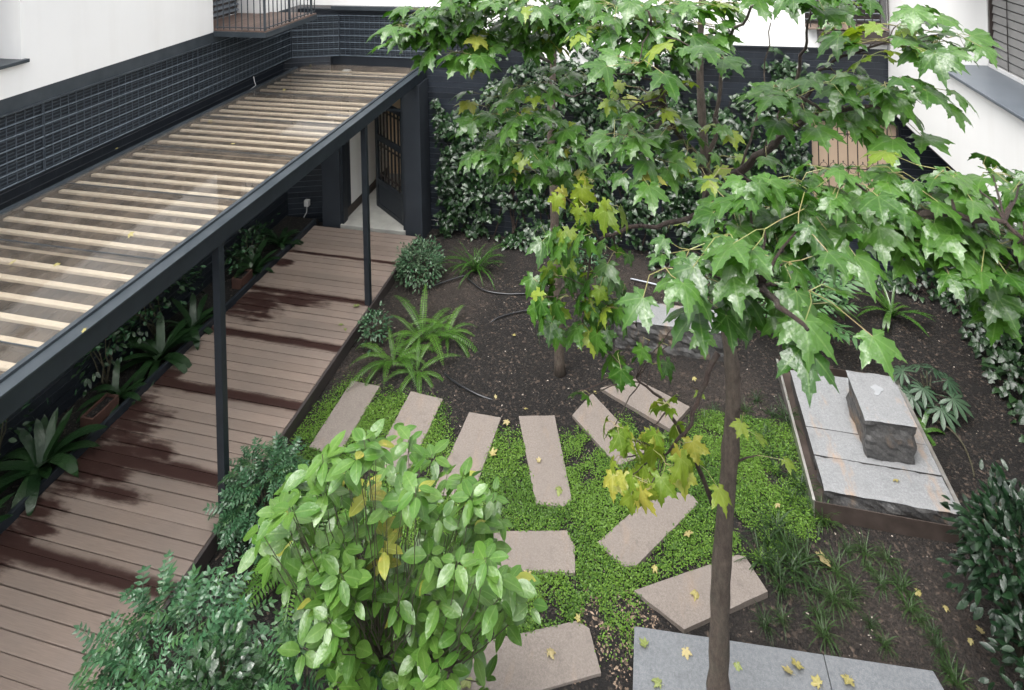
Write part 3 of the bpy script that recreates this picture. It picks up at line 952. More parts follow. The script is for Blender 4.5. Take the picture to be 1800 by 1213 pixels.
for i in range(11):
    x = 2.30 + i * 0.108
    part('window_bar', MB().box(x - 0.007, x + 0.007, YB - 0.16, YB - 0.146, 3.65, 4.7), MAT['iron'], uw)
pb = thing('window_box', 'dark weathered planter box fixed below the upper rear window', 'planter', (2.85, YB - 0.12, 3.34))
part('box', MB().box(2.42, 3.38, YB - 0.17, YB - 0.025, 3.41, 3.60), MAT['frame'], pb, bevel=0.01)

# barred window in the tiled wall
bw = thing('barred_window', 'window with tan blind behind ornate iron bars in the dark rear wall', 'window', (2.9, YB, 0.8))
part('blind', MB().box(2.31, 3.53, YB + 0.10, YB + 0.13, 0.84, 2.16), MAT['blind'], bw)
part('frame', MB().box(2.27, 2.31, YB + 0.0, YB + 0.15, 0.8, 2.2).box(3.53, 3.56, YB, YB + 0.15, 0.8, 2.2).box(2.31, 3.53, YB, YB + 0.15, 2.16, 2.2).box(2.31, 3.53, YB, YB + 0.15, 0.8, 0.84), MAT['navy'], bw)
part('sill', MB().box(2.2, 3.62, YB - 0.09, YB - 0.016, 0.76, 0.80), MAT['flash'], bw, bevel=0.005)
for i in range(9):
    x = 2.39 + i * 0.138
    part('bar', MB().tube([(x, YB - 0.06, 0.84), (x, YB - 0.06, 2.16)], 0.008, 8), MAT['iron'], bw)
for z in (0.95, 1.47, 2.00):
    part('cross_bar', MB().box(2.28, 3.55, YB - 0.066, YB - 0.054, z - 0.006, z + 0.006), MAT['iron'], bw)
    mb = MB()
    for i in range(8):
        x = 2.459 + i * 0.138
        for s in (-1, 1):
            if z > 1.9 and s > 0: continue
            pts = [(x - 0.055 * math.cos(q), YB - 0.06, z + s * 0.075 * math.sin(q)) for q in np.linspace(0, PI, 9)]
            mb.tube(pts, 0.0045, 5)
            zc = z + s * 0.098
            mb.v += [(x, YB - 0.06, zc + .022), (x + .013, YB - 0.06, zc), (x, YB - 0.06, zc - .022), (x - .013, YB - 0.06, zc), (x, YB - 0.07, zc), (x, YB - 0.05, zc)]
            n = len(mb.v) - 6
            mb.f += [(n, n + 1, n + 4), (n + 1, n + 2, n + 4), (n + 2, n + 3, n + 4), (n + 3, n, n + 4), (n + 1, n, n + 5), (n + 2, n + 1, n + 5), (n + 3, n + 2, n + 5), (n, n + 3, n + 5)]
        mb.v += [(x + .069 + dx, YB - .06 + dy, z + dz) for dx, dy, dz in ((0, -.018, 0), (.018, 0, 0), (0, .018, 0), (-.018, 0, 0), (0, 0, .03), (0, 0, -.03))]
        n = len(mb.v) - 6
        mb.f += [(n, n + 1, n + 4), (n + 1, n + 2, n + 4), (n + 2, n + 3, n + 4), (n + 3, n, n + 4), (n + 1, n, n + 5), (n + 2, n + 1, n + 5), (n + 3, n + 2, n + 5), (n, n + 3, n + 5)]
    part('scrollwork', mb, MAT['iron'], bw)

# ---------------------------------------------------------------- doorway
dw = thing('doorway', 'dark framed doorway at the far end of the deck', 'doorway', (-5, 9.95, 0))
part('pilaster', MB().box(-5.955, -5.60, 9.95, 10.36, -0.12, 2.56), MAT['navyflat'], dw, bevel=0.006)
part('pilaster', MB().box(-4.36, -4.045, 9.95, 10.385, -0.16, 2.56), MAT['navyflat'], dw, bevel=0.006)
part('jamb', MB().box(-5.597, -5.545, 9.97, 10.12, 0, 2.30), MAT['navy'], dw)
part('jamb', MB().box(-4.405, -4.363, 9.97, 10.12, 0, 2.30), MAT['navy'], dw)
part('lintel', MB().box(-5.597, -4.363, 9.96, 10.36, 2.302, 2.56), MAT['navy'], dw)
part('transom', MB().box(-5.543, -4.407, 10.0, 10.06, 2.06, 2.10), MAT['navy'], dw)
part('threshold', MB().box(-5.597, -4.363, 9.935, 10.40, -0.1, 0.006), MAT['concrete'], dw, bevel=0.004)
hall = thing('hallway', 'pale hallway with dark skirting behind the open door', 'hallway', (-5, 11, 0))
part('floor', MB().box(-5.70, -3.6, 10.402, 13.2, -0.1, 0.004), MAT['concrete'], hall)
part('wall', MB().box(-5.75, -5.605, 10.37, 13.2, 0.005, 2.62), MAT['hallwhite'], hall)
part('skirting', MB().box(-5.602, -5.585, 10.13, 13.2, 0.006, 0.16), MAT['frame'], hall)
part('end_wall', MB().box(-5.60, -4.0, 12.0, 12.1, 0.0, 2.62), MAT['tan'], hall)
part('wall', MB().box(-4.30, -4.1, 10.63, 11.99, 0.005, 2.62), MAT['tan'], hall)
part('ceiling', MB().box(-5.75, -3.6, 10.63, 13.3, 2.63, 2.7), MAT['hallwhite'], hall)
# the leaf, opened inwards
hx, hy, ex, ey = -4.41, 10.08, -5.24, 10.70
dl = Vector((ex - hx, ey - hy, 0))
DLL = dl.length
d = dl.normalized()
n = Vector((-d.y, d.x, 0))
Md = Matrix(((d.x, n.x, 0, hx), (d.y, n.y, 0, hy), (0, 0, 1, 0.012), (0, 0, 0, 1)))
dr = thing('door', 'dark iron door with upright bars standing open into the hallway', 'door', (hx, hy, 0))
part('stile', MB().box(0, 0.09, -0.022, 0.022, 0, 2.03, Md), MAT['navy'], dr, bevel=0.003)
part('stile', MB().box(DLL - 0.09, DLL, -0.022, 0.022, 0, 2.03, Md), MAT['navy'], dr, bevel=0.003)
for za, zb in ((0, 0.08), (0.44, 0.54), (1.26, 1.37), (1.92, 2.03)):
    part('rail', MB().box(0.092, DLL - 0.092, -0.02, 0.02, za, zb, Md), MAT['navy'], dr, bevel=0.003)
part('lower_panel', MB().box(0.092, DLL - 0.092, -0.010, 0.010, 0.082, 0.438, Md), MAT['navyflat'], dr)
for i in range(6):
    s = 0.19 + i * (DLL - 0.38) / 5
    part('bar', MB().box(s - 0.016, s + 0.016, -0.012, 0.012, 0.542, 1.258, Md).box(s - 0.016, s + 0.016, -0.012, 0.012, 1.372, 1.918, Md), MAT['iron'], dr)
part('cross_bar', MB().box(0.092, DLL - 0.092, -0.016, -0.004, 1.15, 1.18, Md).box(0.092, DLL - 0.092, -0.016, -0.004, 1.82, 1.85, Md).box(0.092, DLL - 0.092, -0.016, -0.004, 0.62, 0.65, Md), MAT['iron'], dr)
part('handle', MB().tube([Md @ Vector((DLL - 0.05, -0.022, 1.02)), Md @ Vector((DLL - 0.05, -0.07, 1.02)), Md @ Vector((DLL - 0.16, -0.07, 1.02))], 0.009, 8), MAT['steel'], dr)

# junction box and its cable
jb = thing('junction_box', 'small white junction box on the dark corner wall near the door', 'electrical box', (-6.34, 10.20, 0.3))
part('box', MB().box(-6.40, -6.31, 10.07, 10.145, 0.19, 0.30), MAT['plasticwhite'], jb, bevel=0.008)
part('cable', MB().tube([(-6.355, 10.10, 0.19), (-6.36, 10.09, 0.08), (-6.40, 10.06, 0.0), (-6.45, 10.0, -0.14)], 0.008, 6), MAT['plasticwhite'], jb)

# ---------------------------------------------------------------- right white building
XR = 3.405
rt = thing('overhang_building', 'white rendered upper storey jutting out on the right', 'building', (XR + 1, 5, 2.4))
mb = MB()
mb.box(XR, 6.5, 8.56, YB - 0.025, 2.40, 8.6)
mb.box(XR, 6.5, 6.2, 8.56, 2.40, 3.545)
mb.box(XR, 6.5, 6.2, 8.56, 5.4, 8.6)
mb.box(XR, 6.5, -4, 6.2, 2.40, 8.6)
part('wall', mb, MAT['white'], rt)
part('soffit_edge', MB().box(XR + 0.01, 6.49, -3.99, YB - 0.03, 2.372, 2.398), MAT['navy'], rt)
MAT['sillgrey'] = simple('grey_metal_sill', (0.085, 0.10, 0.118), (0.115, 0.13, 0.148), 3, 0.4, 40, 0.1, 0.002)
ww = part('window', MB().box(3.96, 4.05, 6.2, 8.56, 3.55, 5.4), MAT['frame'], rt)
part('sill', MB().box(XR - 0.075, 3.90, 6.1, 8.66, 3.548, 3.585), MAT['sillgrey'], ww, bevel=0.008)
part('frame', MB().box(3.90, 3.96, 8.50, 8.558, 3.60, 5.4).box(3.88, 3.96, 6.2, 8.50, 3.588, 3.63), MAT['plasticwhite'], ww)
part('frame', MB().box(3.885, 3.95, 8.46, 8.498, 3.632, 5.4), MAT['frame'], ww)
for i in range(17):
    z = 3.69 + i * 0.1
    M = Matrix.Translation((3.925, 7.33, z)) @ Matrix.Rotation(0.18, 4, 'Y')
    part('slat', MB().box(-0.012, 0.012, -1.12, 1.12, -0.043, 0.043, M), MAT['shutterbrown'], ww, bevel=0.003)
for yc in (8.1, 7.3):
    part('shutter_cord', MB().tube([(3.893, yc, 3.64), (3.893, yc, 5.4)], 0.006, 6), MAT['iron'], ww)

# ================================================================= GLASS CANOPY
gc = thing('glass_canopy', 'long glass canopy with dark beam and pale wooden slats over the deck', 'canopy', (-5.2, 6, 0))
PX = -4.13
bm_ = part('beam', MB().box(-4.19, -4.07, 1.0, 10.385, 2.57, 2.735), MAT['navy'], gc, bevel=0.004)
part('gutter_edge', MB().box(-4.205, -4.055, 1.0, 10.385, 2.737, 2.752).box(-4.205, -4.165, 1.0, 10.385, 2.753, 2.775), MAT['flash'], bm_, bevel=0.003)
part('wall_beam', MB().box(-6.50, -6.42, 1.0, 10.0, 2.60, 2.735), MAT['flash'], gc, bevel=0.004)
part('wall_trim', MB().box(-6.46, -6.405, 1.0, 10.0, 2.7375, 2.775), MAT['flash'], gc, bevel=0.004)
for yp in (5.04, 8.06, 2.02):
    part('post', MB().box(PX - 0.04, PX + 0.04, yp - 0.035, yp + 0.035, 0.002, 2.569), MAT['navy'], gc, bevel=0.005)
sm = MB().box(-6.419, -4.192, -0.026, 0.026, 2.672, 2.70).mesh('slat', (0, 0, 0), False, 0.004, 1)
sm.materials.append(MAT['pine'])
so_ = WL[gc.name]
y = 4.834 - 0.195 * 18
while y < 10.2:
    link('slat', sm, gc, (-so_.x, y + random.uniform(-.004, .004) - so_.y, random.uniform(-.002, .002) - so_.z))
    y += 0.195
JO = [1.28, 2.33, 3.38, 4.43, 5.48, 6.53, 7.58, 8.63, 9.68]
ends = JO + [10.33]
for i in range(len(ends) - 1):
    part('glass_pane', MB().box(-6.404, -4.166, ends[i] + 0.006, ends[i + 1] - 0.006, 2.738, 2.748), MAT['glass'], gc)
for yj in JO:
    part('glazing_bar', MB().box(-6.403, -4.168, yj - 0.005, yj + 0.005, 2.736, 2.7515), MAT['flash'], gc)
    part('support_bar', MB().box(-6.419, -4.192, yj - 0.012, yj + 0.012, 2.706, 2.735), MAT['navy'], gc)
part('cable', MB().tube([(-6.56, 8.95, 2.9), (-6.53, 8.93, 2.82), (-6.47, 8.88, 2.78), (-6.44, 8.7, 2.77)], 0.006, 6), MAT['plasticwhite'], gc)

# ================================================================= STONES
def rough_block(name, parent, x0, x1, y0, y1, z0, z1, mat_top, mat_side, cuts=12, amp=0.02, rotz=0, piv=None, front_only=False):
    bm = bmesh.new()
    nxs, nys, nzs = max(2, int((x1 - x0) / 0.05)), max(2, int((y1 - y0) / 0.05)), max(2, int((z1 - z0) / 0.04))
    bmesh.ops.create_cube(bm, size=1)
    bmesh.ops.subdivide_edges(bm, edges=[e for e in bm.edges if abs(e.verts[0].co.x - e.verts[1].co.x) > .5], cuts=nxs, use_grid_fill=True)
    bmesh.ops.subdivide_edges(bm, edges=[e for e in bm.edges if abs(e.verts[0].co.y - e.verts[1].co.y) > .5], cuts=nys, use_grid_fill=True)
    bmesh.ops.subdivide_edges(bm, edges=[e for e in bm.edges if abs(e.verts[0].co.z - e.verts[1].co.z) > .5], cuts=nzs, use_grid_fill=True)
    c = Vector(((x0 + x1) / 2, (y0 + y1) / 2, (z0 + z1) / 2))
    R = Matrix.Rotation(rotz, 3, 'Z')
    for v in bm.verts:
        u = v.co.copy()
        p = Vector((u.x * (x1 - x0), u.y * (y1 - y0), u.z * (z1 - z0)))
        wpt = p + c
        a = amp * noise.fractal((wpt.x * 7, wpt.y * 7, wpt.z * 9), 0.7, 2.1, 4) * 1.4
        b2 = amp * noise.noise((wpt.x * 3 + 5, wpt.y * 3, wpt.z * 3)) * 1.2
        top = u.z > 0.499
        k = 0.25 if top else 1.0
        if abs(u.x) > 0.499: p.x += math.copysign(1, u.x) * (a + b2 - amp * 0.5) * k
        if abs(u.y) > 0.499: p.y += math.copysign(1, u.y) * (a + b2 - amp * 0.5) * k
        if top and (abs(u.x) > 0.499 or abs(u.y) > 0.499): p.z -= abs(a) * 0.35 + 0.003
        if top: p.z += 0.002 * noise.noise((wpt.x * 12, wpt.y * 12, 0))
        v.co = R @ p + c - WL[parent.name]
    me = bpy.data.meshes.new(name)
    bmesh.ops.recalc_face_normals(bm, faces=bm.faces)
    for f in bm.faces:
        f.material_index = 0 if f.normal.z > 0.75 else 1
        f.smooth = False
    bm.to_mesh(me)
    bm.free()
    me.materials.append(mat_top)
    me.materials.append(mat_side)
    return link(name, me, parent)

bs = thing('steel_basin', 'low steel basin holding the granite slab on the right', 'basin', (2.0, 7.1, SOIL))
part('front_panel', MB().box(1.335, 2.62, 6.262, 6.27, -0.16, 0.0), MAT['corten'], bs)
part('side_panel', MB().box(1.325, 1.334, 6.262, 8.05, -0.16, 0.012), MAT['steel'], bs)
part('side_panel', MB().box(2.621, 2.632, 6.262, 8.05, -0.16, 0.012), MAT['steel'], bs)
part('rear_panel', MB().box(1.335, 2.62, 8.04, 8.05, -0.16, 0.0), MAT['corten'], bs)
part('floor', MB().box(1.335, 2.62, 6.271, 8.039, -0.16, -0.115), MAT['corten'], bs)
part('trim', MB().box(2.605, 2.64, 6.255, 8.055, 0.013, 0.019), MAT['steel'], bs)
part('trim', MB().box(1.318, 1.342, 6.255, 8.055, 0.013, 0.019), MAT['steel'], bs)
gs = thing('granite_plinth', 'pale grey granite slab of three pieces with rough black edge in steel basin', 'stone slab', (2.0, 7.1, -0.1))
for (ya, yb) in ((6.345, 6.725), (6.731, 7.065), (7.071, 7.86)):
    rough_block('slab', gs, 1.44, 2.59, ya, yb, -0.114, 0.05, MAT['granite'], MAT['rockface'], amp=0.022 if ya < 6.5 else 0.004)
gb = thing('granite_block', 'tall granite block with rough sides on the slab in the basin', 'stone block', (2.17, 7.1, 0.05))
rough_block('block', gb, 1.935, 2.405, 6.775, 7.435, 0.052, 0.45, MAT['granite'], MAT['rockface'], amp=0.018)
MAT['puddle'] = simple('rain_puddle', (0.25, 0.26, 0.27), (0.3, 0.31, 0.32), 5, 0.04)
mb = MB()
mb.prism([(2.17 + (0.05 + 0.018 * math.sin(3 * q + 1) + 0.012 * math.sin(5 * q)) * math.cos(q), 7.19 + (0.07 + 0.02 * math.sin(2 * q)) * math.sin(q)) for q in np.linspace(0, 2 * PI, 22)[:-1]], 0.4515, 0.4555)
part('puddle', mb, MAT['puddle'], gb)

b2 = thing('stone_bench', 'long rough stone bench half hidden behind the hanging maple leaves', 'stone bench', (0.05, 8.35, SOIL))
rough_block('block', b2, -0.66, -0.37, 8.12, 8.56, -0.18, 0.20, MAT['granite'], MAT['rockface'], amp=0.02)
rough_block('block', b2, -0.364, 0.80, 8.13, 8.56, -0.18, 0.20, MAT['granite'], MAT['rockface'], amp=0.02)

sl3 = thing('granite_bench', 'wide wet grey granite slab at the foot of the near maple', 'stone slab', (0.8, 4.6, SOIL))
def slab_poly(name, parent, poly, z0, z1, mat, bev=0.006):
    return part(name, MB().prism(poly, z0, z1), mat, parent, bevel=bev)
slab_poly('slab', sl3, [(-0.29, 4.33), (1.095, 4.33), (1.085, 4.935), (-0.291, 4.828)], -0.18, 0.10, MAT['granite_slab'])
slab_poly('slab', sl3, [(1.099, 4.33), (2.02, 4.33), (1.832, 4.994), (1.089, 4.936)], -0.18, 0.10, MAT['granite_slab'])

# stepping pavers: plan corners taken from the ground plane
PAV = [
    ('beige paver nearest the deck, first of the fan', [(-3.78, 6.89), (-3.40, 6.88), (-3.43, 5.93), (-3.80, 5.95)]),
    ('beige paver second from the deck, partly under the pale green shrub', [(-3.00, 6.88), (-2.58, 6.85), (-2.62, 5.88), (-3.04, 5.90)]),
    ('beige paver third from the deck, running down into the pale shrub', [(-2.22, 6.73), (-1.84, 6.73), (-1.90, 5.74), (-2.30, 5.74)]),
    ('beige paver fourth from the deck, straight below the rear tree', [(-1.65, 6.79), (-1.25, 6.88), (-0.93, 5.95), (-1.00, 5.87), (-1.27, 5.84)]),
    ('beige paver under yellow leaves right of the one below the rear tree', [tuple(G(*p, SOIL)[:2]) for p in ((1006, 733), (1041, 694), (1140, 800), (1085, 822))]),
    ('beige paver farthest right in the fan, near the stone bench', [tuple(G(*p, SOIL)[:2]) for p in ((1055, 685), (1117, 668), (1213, 718), (1178, 757))]),
    ('broad beige paver alone in the middle of the moss', [tuple(G(*p, SOIL)[:2]) for p in ((822, 938), (997, 936), (1011, 966), (1011, 1011), (815, 1003))]),
    ('small tilted beige paver below the yellow maple leaf', [tuple(G(*p, SOIL)[:2]) for p in ((1050, 957), (1156, 864), (1216, 873), (1228, 888), (1118, 999), (1095, 999))]),
    ('large beige paver crossed by the near maple trunk', [tuple(G(*p, SOIL)[:2]) for p in ((1114, 1042), (1296, 979), (1310, 982), (1350, 1044), (1203, 1111))]),
    ('reddish beige paver at the bottom edge left of the granite slab', [tuple(G(*p, SOIL)[:2]) for p in ((798, 1143), (1012, 1095), (1036, 1108), (1057, 1187), (966, 1213), (812, 1250))]),
]
PAVP = []
for lab, poly in PAV:
    c = Vector((sum(p[0] for p in poly) / len(poly), sum(p[1] for p in poly) / len(poly)))
    # subdivide and roughen the rim so that the edges read as worn stone
    rim = []
    for i in range(len(poly)):
        a, b = Vector(poly[i]), Vector(poly[(i + 1) % len(poly)])
        k = max(2, int((b - a).length / 0.07))
        for j in range(k):
            q = a.lerp(b, j / k)
            if j:
                q += (q - c).normalized() * 0.007 * noise.noise((q.x * 14, q.y * 14, 1.0))
            rim.append((q.x, q.y))
    PAVP.append(rim)
    solo('paver', MB().prism(rim, SOIL - 0.05, SOIL + 0.022 + random.uniform(-.003, .003)), MAT['paver'], lab, 'paver', 'stepping pavers in the moss', loc=(c.x, c.y, SOIL), bevel=0.004)

# ================================================================= GROUND COVER
def inside(P, poly):
    poly = np.array(poly)
    x, y = P[:, 0], P[:, 1]
    r = np.zeros(len(P), bool)
    j = len(poly) - 1
    for i in range(len(poly)):
        xi, yi = poly[i]; xj, yj = poly[j]
        c = ((yi > y) != (yj > y)) & (x < (xj - xi) * (y - yi) / (yj - yi + 1e-12) + xi)
        r ^= c
        j = i
    return r
def vnoise(P, s, o=0.0):
    return np.array([noise.noise((p[0] * s + o, p[1] * s, o)) for p in P])

MOSS = [tuple(G(*p, SOIL)[:2]) for p in ((612, 668), (545, 740), (470, 830), (560, 860), (640, 960), (800, 1010), (860, 1140), (960, 1130), (1050, 1110), (1100, 1150), (1112, 1040),
        (1190, 1000), (1290, 975), (1345, 985), (1420, 960), (1440, 900), (1415, 830), (1392, 760), (1378, 690), (1330, 690), (1240, 725), (1200, 775), (1120, 740), (1060, 745), (1010, 770), (930, 775), (870, 760), (790, 800), (775, 715), (670, 690))]
N = 260000
P = np.column_stack([rng.uniform(-4.06, 1.7, N), rng.uniform(4.4, 7.3, N)])
J = P + rng.normal(0, 0.07, P.shape)
keep = inside(J, MOSS) & (P[:, 0] > -4.06)
P = P[keep]
nz = 0.8 * vnoise(P, 2.1) + 0.8 * vnoise(P, 5.5, 3)
P = P[nz > -0.34 + rng.normal(0, 0.14, len(P))]
for rim in PAVP:
    c = np.array(rim).mean(0)
    sh = c + (np.array(rim) - c) * 0.975
    P = P[~inside(P + rng.normal(0, .012, P.shape), sh)]
P = P[~inside(P, [(-0.30, 4.3), (2.0, 4.3), (1.84, 5.0), (-0.30, 4.83)])]
n = len(P)
az = rng.uniform(0, 2 * PI, n)
sz = rng.uniform(0.0055, 0.011, n)
hz = SOIL + 0.004 + rng.random(n) ** 1.3 * 0.03 + 0.008 * vnoise(P, 9, 7)
tl = rng.uniform(0.0, 0.8, n)
ta = rng.uniform(0, 2 * PI, n)
nrm = np.column_stack([np.cos(ta) * tl, np.sin(ta) * tl, np.ones(n)])
nrm /= np.linalg.norm(nrm, axis=1)[:, None]
dirv = np.column_stack([np.cos(az), np.sin(az), np.zeros(n)])
sx_ = np.cross(dirv, nrm); sx_ /= np.linalg.norm(sx_, axis=1)[:, None]
dy_ = np.cross(nrm, sx_)
C = np.column_stack([P, hz])
q = [C + dy_ * sz[:, None], C + sx_ * sz[:, None] * 0.8, C - dy_ * sz[:, None] * 0.9, C - sx_ * sz[:, None] * 0.8]
Vm = np.stack(q, 1).reshape(-1, 3)
b0 = np.arange(n) * 4
Tm = np.concatenate([np.column_stack([b0, b0 + 1, b0 + 2]), np.column_stack([b0, b0 + 2, b0 + 3])])
Rn = np.repeat(np.clip(rng.random(n) * 0.45 + 0.5 * (vnoise(P, 1.8, 11) + 0.55), 0, 0.99), 4)
tag(link('ground_cover', np_mesh('ground_cover', Vm, Tm, MAT['moss'], None, Rn, smooth=False)), 'bright green creeping ground cover between the pavers', 'ground cover', kind='stuff')

# loose bits on the soil
def bits(name, n, region, smin, smax, mat, label, cat, avoid=True, dens=None):
    P = np.column_stack([rng.uniform(region[0], region[1], n), rng.uniform(region[2], region[3], n)])
    if avoid:
        for rim in PAVP:
            P = P[~inside(P, rim)]
        P = P[~inside(P, [(-0.32, 4.3), (2.05, 4.3), (1.87, 5.03), (-0.32, 4.86)])]
        P = P[~inside(P, [(1.3, 6.24), (2.66, 6.24), (2.66, 8.08), (1.3, 8.08)])]
        P = P[~inside(P, [(-0.7, 8.08), (0.84, 8.08), (0.84, 8.6), (-0.7, 8.6)])]
    if dens is not None:
        P = P[dens(P)]
    base = np.array([(0, 0, .5), (1, 0, 0), (.2, .8, 0), (-.9, .4, 0), (-.5, -.8, 0), (.5, -.7, 0)])
    T0 = np.array([(0, 1, 2), (0, 2, 3), (0, 3, 4), (0, 4, 5), (0, 5, 1)])
    V, T, R = [], [], []
    for i, p in enumerate(P):
        s = random.uniform(smin, smax)
        a = random.uniform(0, 2 * PI)
        sx, sy = s * random.uniform(.6, 1.5), s * random.uniform(.4, 1.0)
        v = base * np.array([sx, sy, s * 0.9]) * rng.uniform(.7, 1.3, (6, 3))
        c, d = math.cos(a), math.sin(a)
        z = SOIL - 0.012 + soil_h(p[0], p[1]) * 0.45
        V.append(np.column_stack([v[:, 0] * c - v[:, 1] * d + p[0], v[:, 0] * d + v[:, 1] * c + p[1], v[:, 2] + z - 0.001]))
        T.append(T0 + 6 * i); R.append(np.full(6, rng.random()))
    tag(link(name, np_mesh(name, np.concatenate(V), np.concatenate(T), mat, None, np.concatenate(R), smooth=False)), label, cat, kind='stuff')
bits('soil_clods', 20000, (-4.05, 4.3, 4.2, 10.38), 0.006, 0.026, MAT['litter'], 'loose crumbs of dark soil and mulch over the beds', 'mulch')
bits('gravel_bits', 1500, (-4.0, 4.2, 4.3, 10.3), 0.005, 0.013, MAT['pebble'], 'pale gravel bits scattered over the soil', 'gravel', dens=lambda P: vnoise(P, 1.1, 5) > -0.25)
bits('mulch_chips', 800, (-0.75, -0.1, 4.4, 5.3), 0.008, 0.018, MAT['chips'], 'pale mulch chips between the two lowest pavers', 'mulch', dens=lambda P: (vnoise(P, 4, 2) > -0.1))

# ================================================================= IVY
IVY = [ivy_leaf(i) for i in range(5)]
def ivy_wall(parent, pts_fn, n, normal, along, limit):
    items = []
    nv, al = np.array(normal, float), np.array(along, float)
    while len(items) < n:
        p, dens = pts_fn()
        if random.random() > dens:
            continue
        out = random.uniform(0.03, 0.20) * (0.5 + dens)
        loc = np.array(p) + nv * out
        tip = np.array((0, 0, random.uniform(-1.1, .1))) + al * random.uniform(-1.1, 1.1) + nv * random.uniform(-.1, 0.8)
        nm = nv * random.uniform(.3, 1.1) + np.array((0, 0, random.uniform(-0.1, 1.1))) + al * random.uniform(-.8, .8)
        items.append((basis(tip, nm, random.choice((.05, .06, .075, .09, .105)), loc), MAT['ivy']))
    leaves(parent, 'ivy_leaf', IVY, items, limit)
    return items

def rear_ivy():
    x, z = random.uniform(-3.95, 2.25), random.uniform(-0.1, 3.32)
    d = 0.55 + 0.8 * noise.noise((x * 1.1, z * 1.1, 4.2)) + 1.5 * noise.noise((x * 3.6, z * 3.6, 9.2))
    if x < -2.9:                                       # bare tiles by the doorway, one strand
        d += 0.55 if (z < 2.0 and x > -3.85) else -0.8
        if z > 2.2 and x < -3.2: d -= 1.0
    if 0.4 < x < 1.6 and z > 2.3: d -= 0.35
    if z < 0.35: d -= 0.3
    return (x, YB - 0.02, z), min(1, max(0, d))
iv = thing('ivy', 'dense glossy ivy climbing the dark wall behind the trees', 'ivy', (-1, YB - 0.05, SOIL))
ivitems = ivy_wall(iv, rear_ivy, 9000, (0, -1, 0), (1, 0, 0), 300)
mb = MB()
for i in range(34):
    x = random.uniform(-3.6, 2.2)
    pts, z = [], SOIL
    while z < random.uniform(1.6, 3.3):
        pts.append((x, YB - 0.03 - random.uniform(0, .02), z)); z += 0.22; x += random.uniform(-.09, .09)
    if len(pts) > 2:
        mb.tube(pts, np.linspace(0.012, 0.004, len(pts)), 5)
part('stems', mb, MAT['barkdark'], iv, kind='stuff')

def right_ivy():
    y, z = random.uniform(5.0, 10.35), random.uniform(-0.1, 2.3)
    d = 0.75 + 1.0 * noise.noise((y * 1.2, z * 1.2, 14.2)) - 0.15 * z
    return (4.36, y, z), min(1, max(0, d))
iv2 = thing('ivy', 'ivy covering the shaded wall under the white overhang', 'ivy', (4.3, 8, SOIL))
ivy_wall(iv2, right_ivy, 1500, (-1, 0, 0), (0, 1, 0), 200)

def ivy_mound(label, blobs, n, limit=150, cat='ivy'):
    c = blobs[0]
    t = thing('ground_ivy', label, cat, (c[0], c[1], SOIL))
    items = []
    for i in range(n):
        bx, by, rx, ry, h = random.choice(blobs)
        a, r = random.uniform(0, 2 * PI), math.sqrt(random.random())
        x, y = bx + rx * r * math.cos(a), by + ry * r * math.sin(a)
        z = SOIL + 0.03 + h * (1 - r * r) * random.uniform(0.3, 1.0)
        out = np.array((math.cos(a) * r, math.sin(a) * r - 0.3, -0.5 + random.uniform(-.4, .4)))
        items.append((basis(out, (random.uniform(-.5, .3), random.uniform(-.8, .2), 1), random.uniform(0.06, 0.10), (x, y, z)), MAT['ivy']))
    leaves(t, 'ivy_leaf', IVY, items, limit)
    mb = MB()
    for i in range(10):
        bx, by, rx, ry, h = random.choice(blobs)
        mb.tube(curve((bx + random.uniform(-rx, rx) * .6, by + random.uniform(-ry, ry) * .6, SOIL - .01), (bx + random.uniform(-rx, rx) * .8, by + random.uniform(-ry, ry) * .8, SOIL + h * .5), 4, 0.15), 0.006, 5)
    part('stems', mb, MAT['barkdark'], t, kind='stuff')
ivy_mound('ground ivy along the foot of the right wall beside the grey pipe', [(4.15, 9.9, .3, .35, .35), (4.1, 9.0, .28, .5, .4), (4.05, 8.3, .3, .5, .45), (4.0, 7.6, .3, .5, .5)], 800)
ivy_mound('ivy mound at the back corner of the right bed', [(3.7, 10.1, .45, .25, .3), (3.2, 10.2, .3, .15, .15)], 220, 80)
ivy_mound('low ivy at the wall base behind the grass tuft', [(-2.4, 10.15, .3, .15, .14), (-1.5, 10.1, .25, .18, .15)], 120, 60)
ivy_mound('low ivy behind the stone bench', [(0.5, 9.9, .7, .3, .3), (1.3, 10.1, .4, .2, .3)], 300, 100)

# ================================================================= TREES
ML = [maple_leaf(i, dr, asy) for i, (dr, asy) in enumerate(((.28, 0), (.42, .4), (.55, -.3), (.36, -.5), (.22, .3), (.48, .6), (.34, -.8)))]
def limb_pts(px):
    pts = [D(*p) for p in px]
    out = []
    for i in range(len(pts) - 1):
        p0 = pts[max(i - 1, 0)]; p1 = pts[i]; p2 = pts[i + 1]; p3 = pts[min(i + 2, len(pts) - 1)]
        for k in range(4):
            t = k / 4
            out.append(0.5 * ((2 * p1) + (p2 - p0) * t + (2 * p0 - 5 * p1 + 4 * p2 - p3) * t * t + (3 * p1 - p0 - 3 * p2 + p3) * t ** 3))
    out.append(pts[-1])
    return out

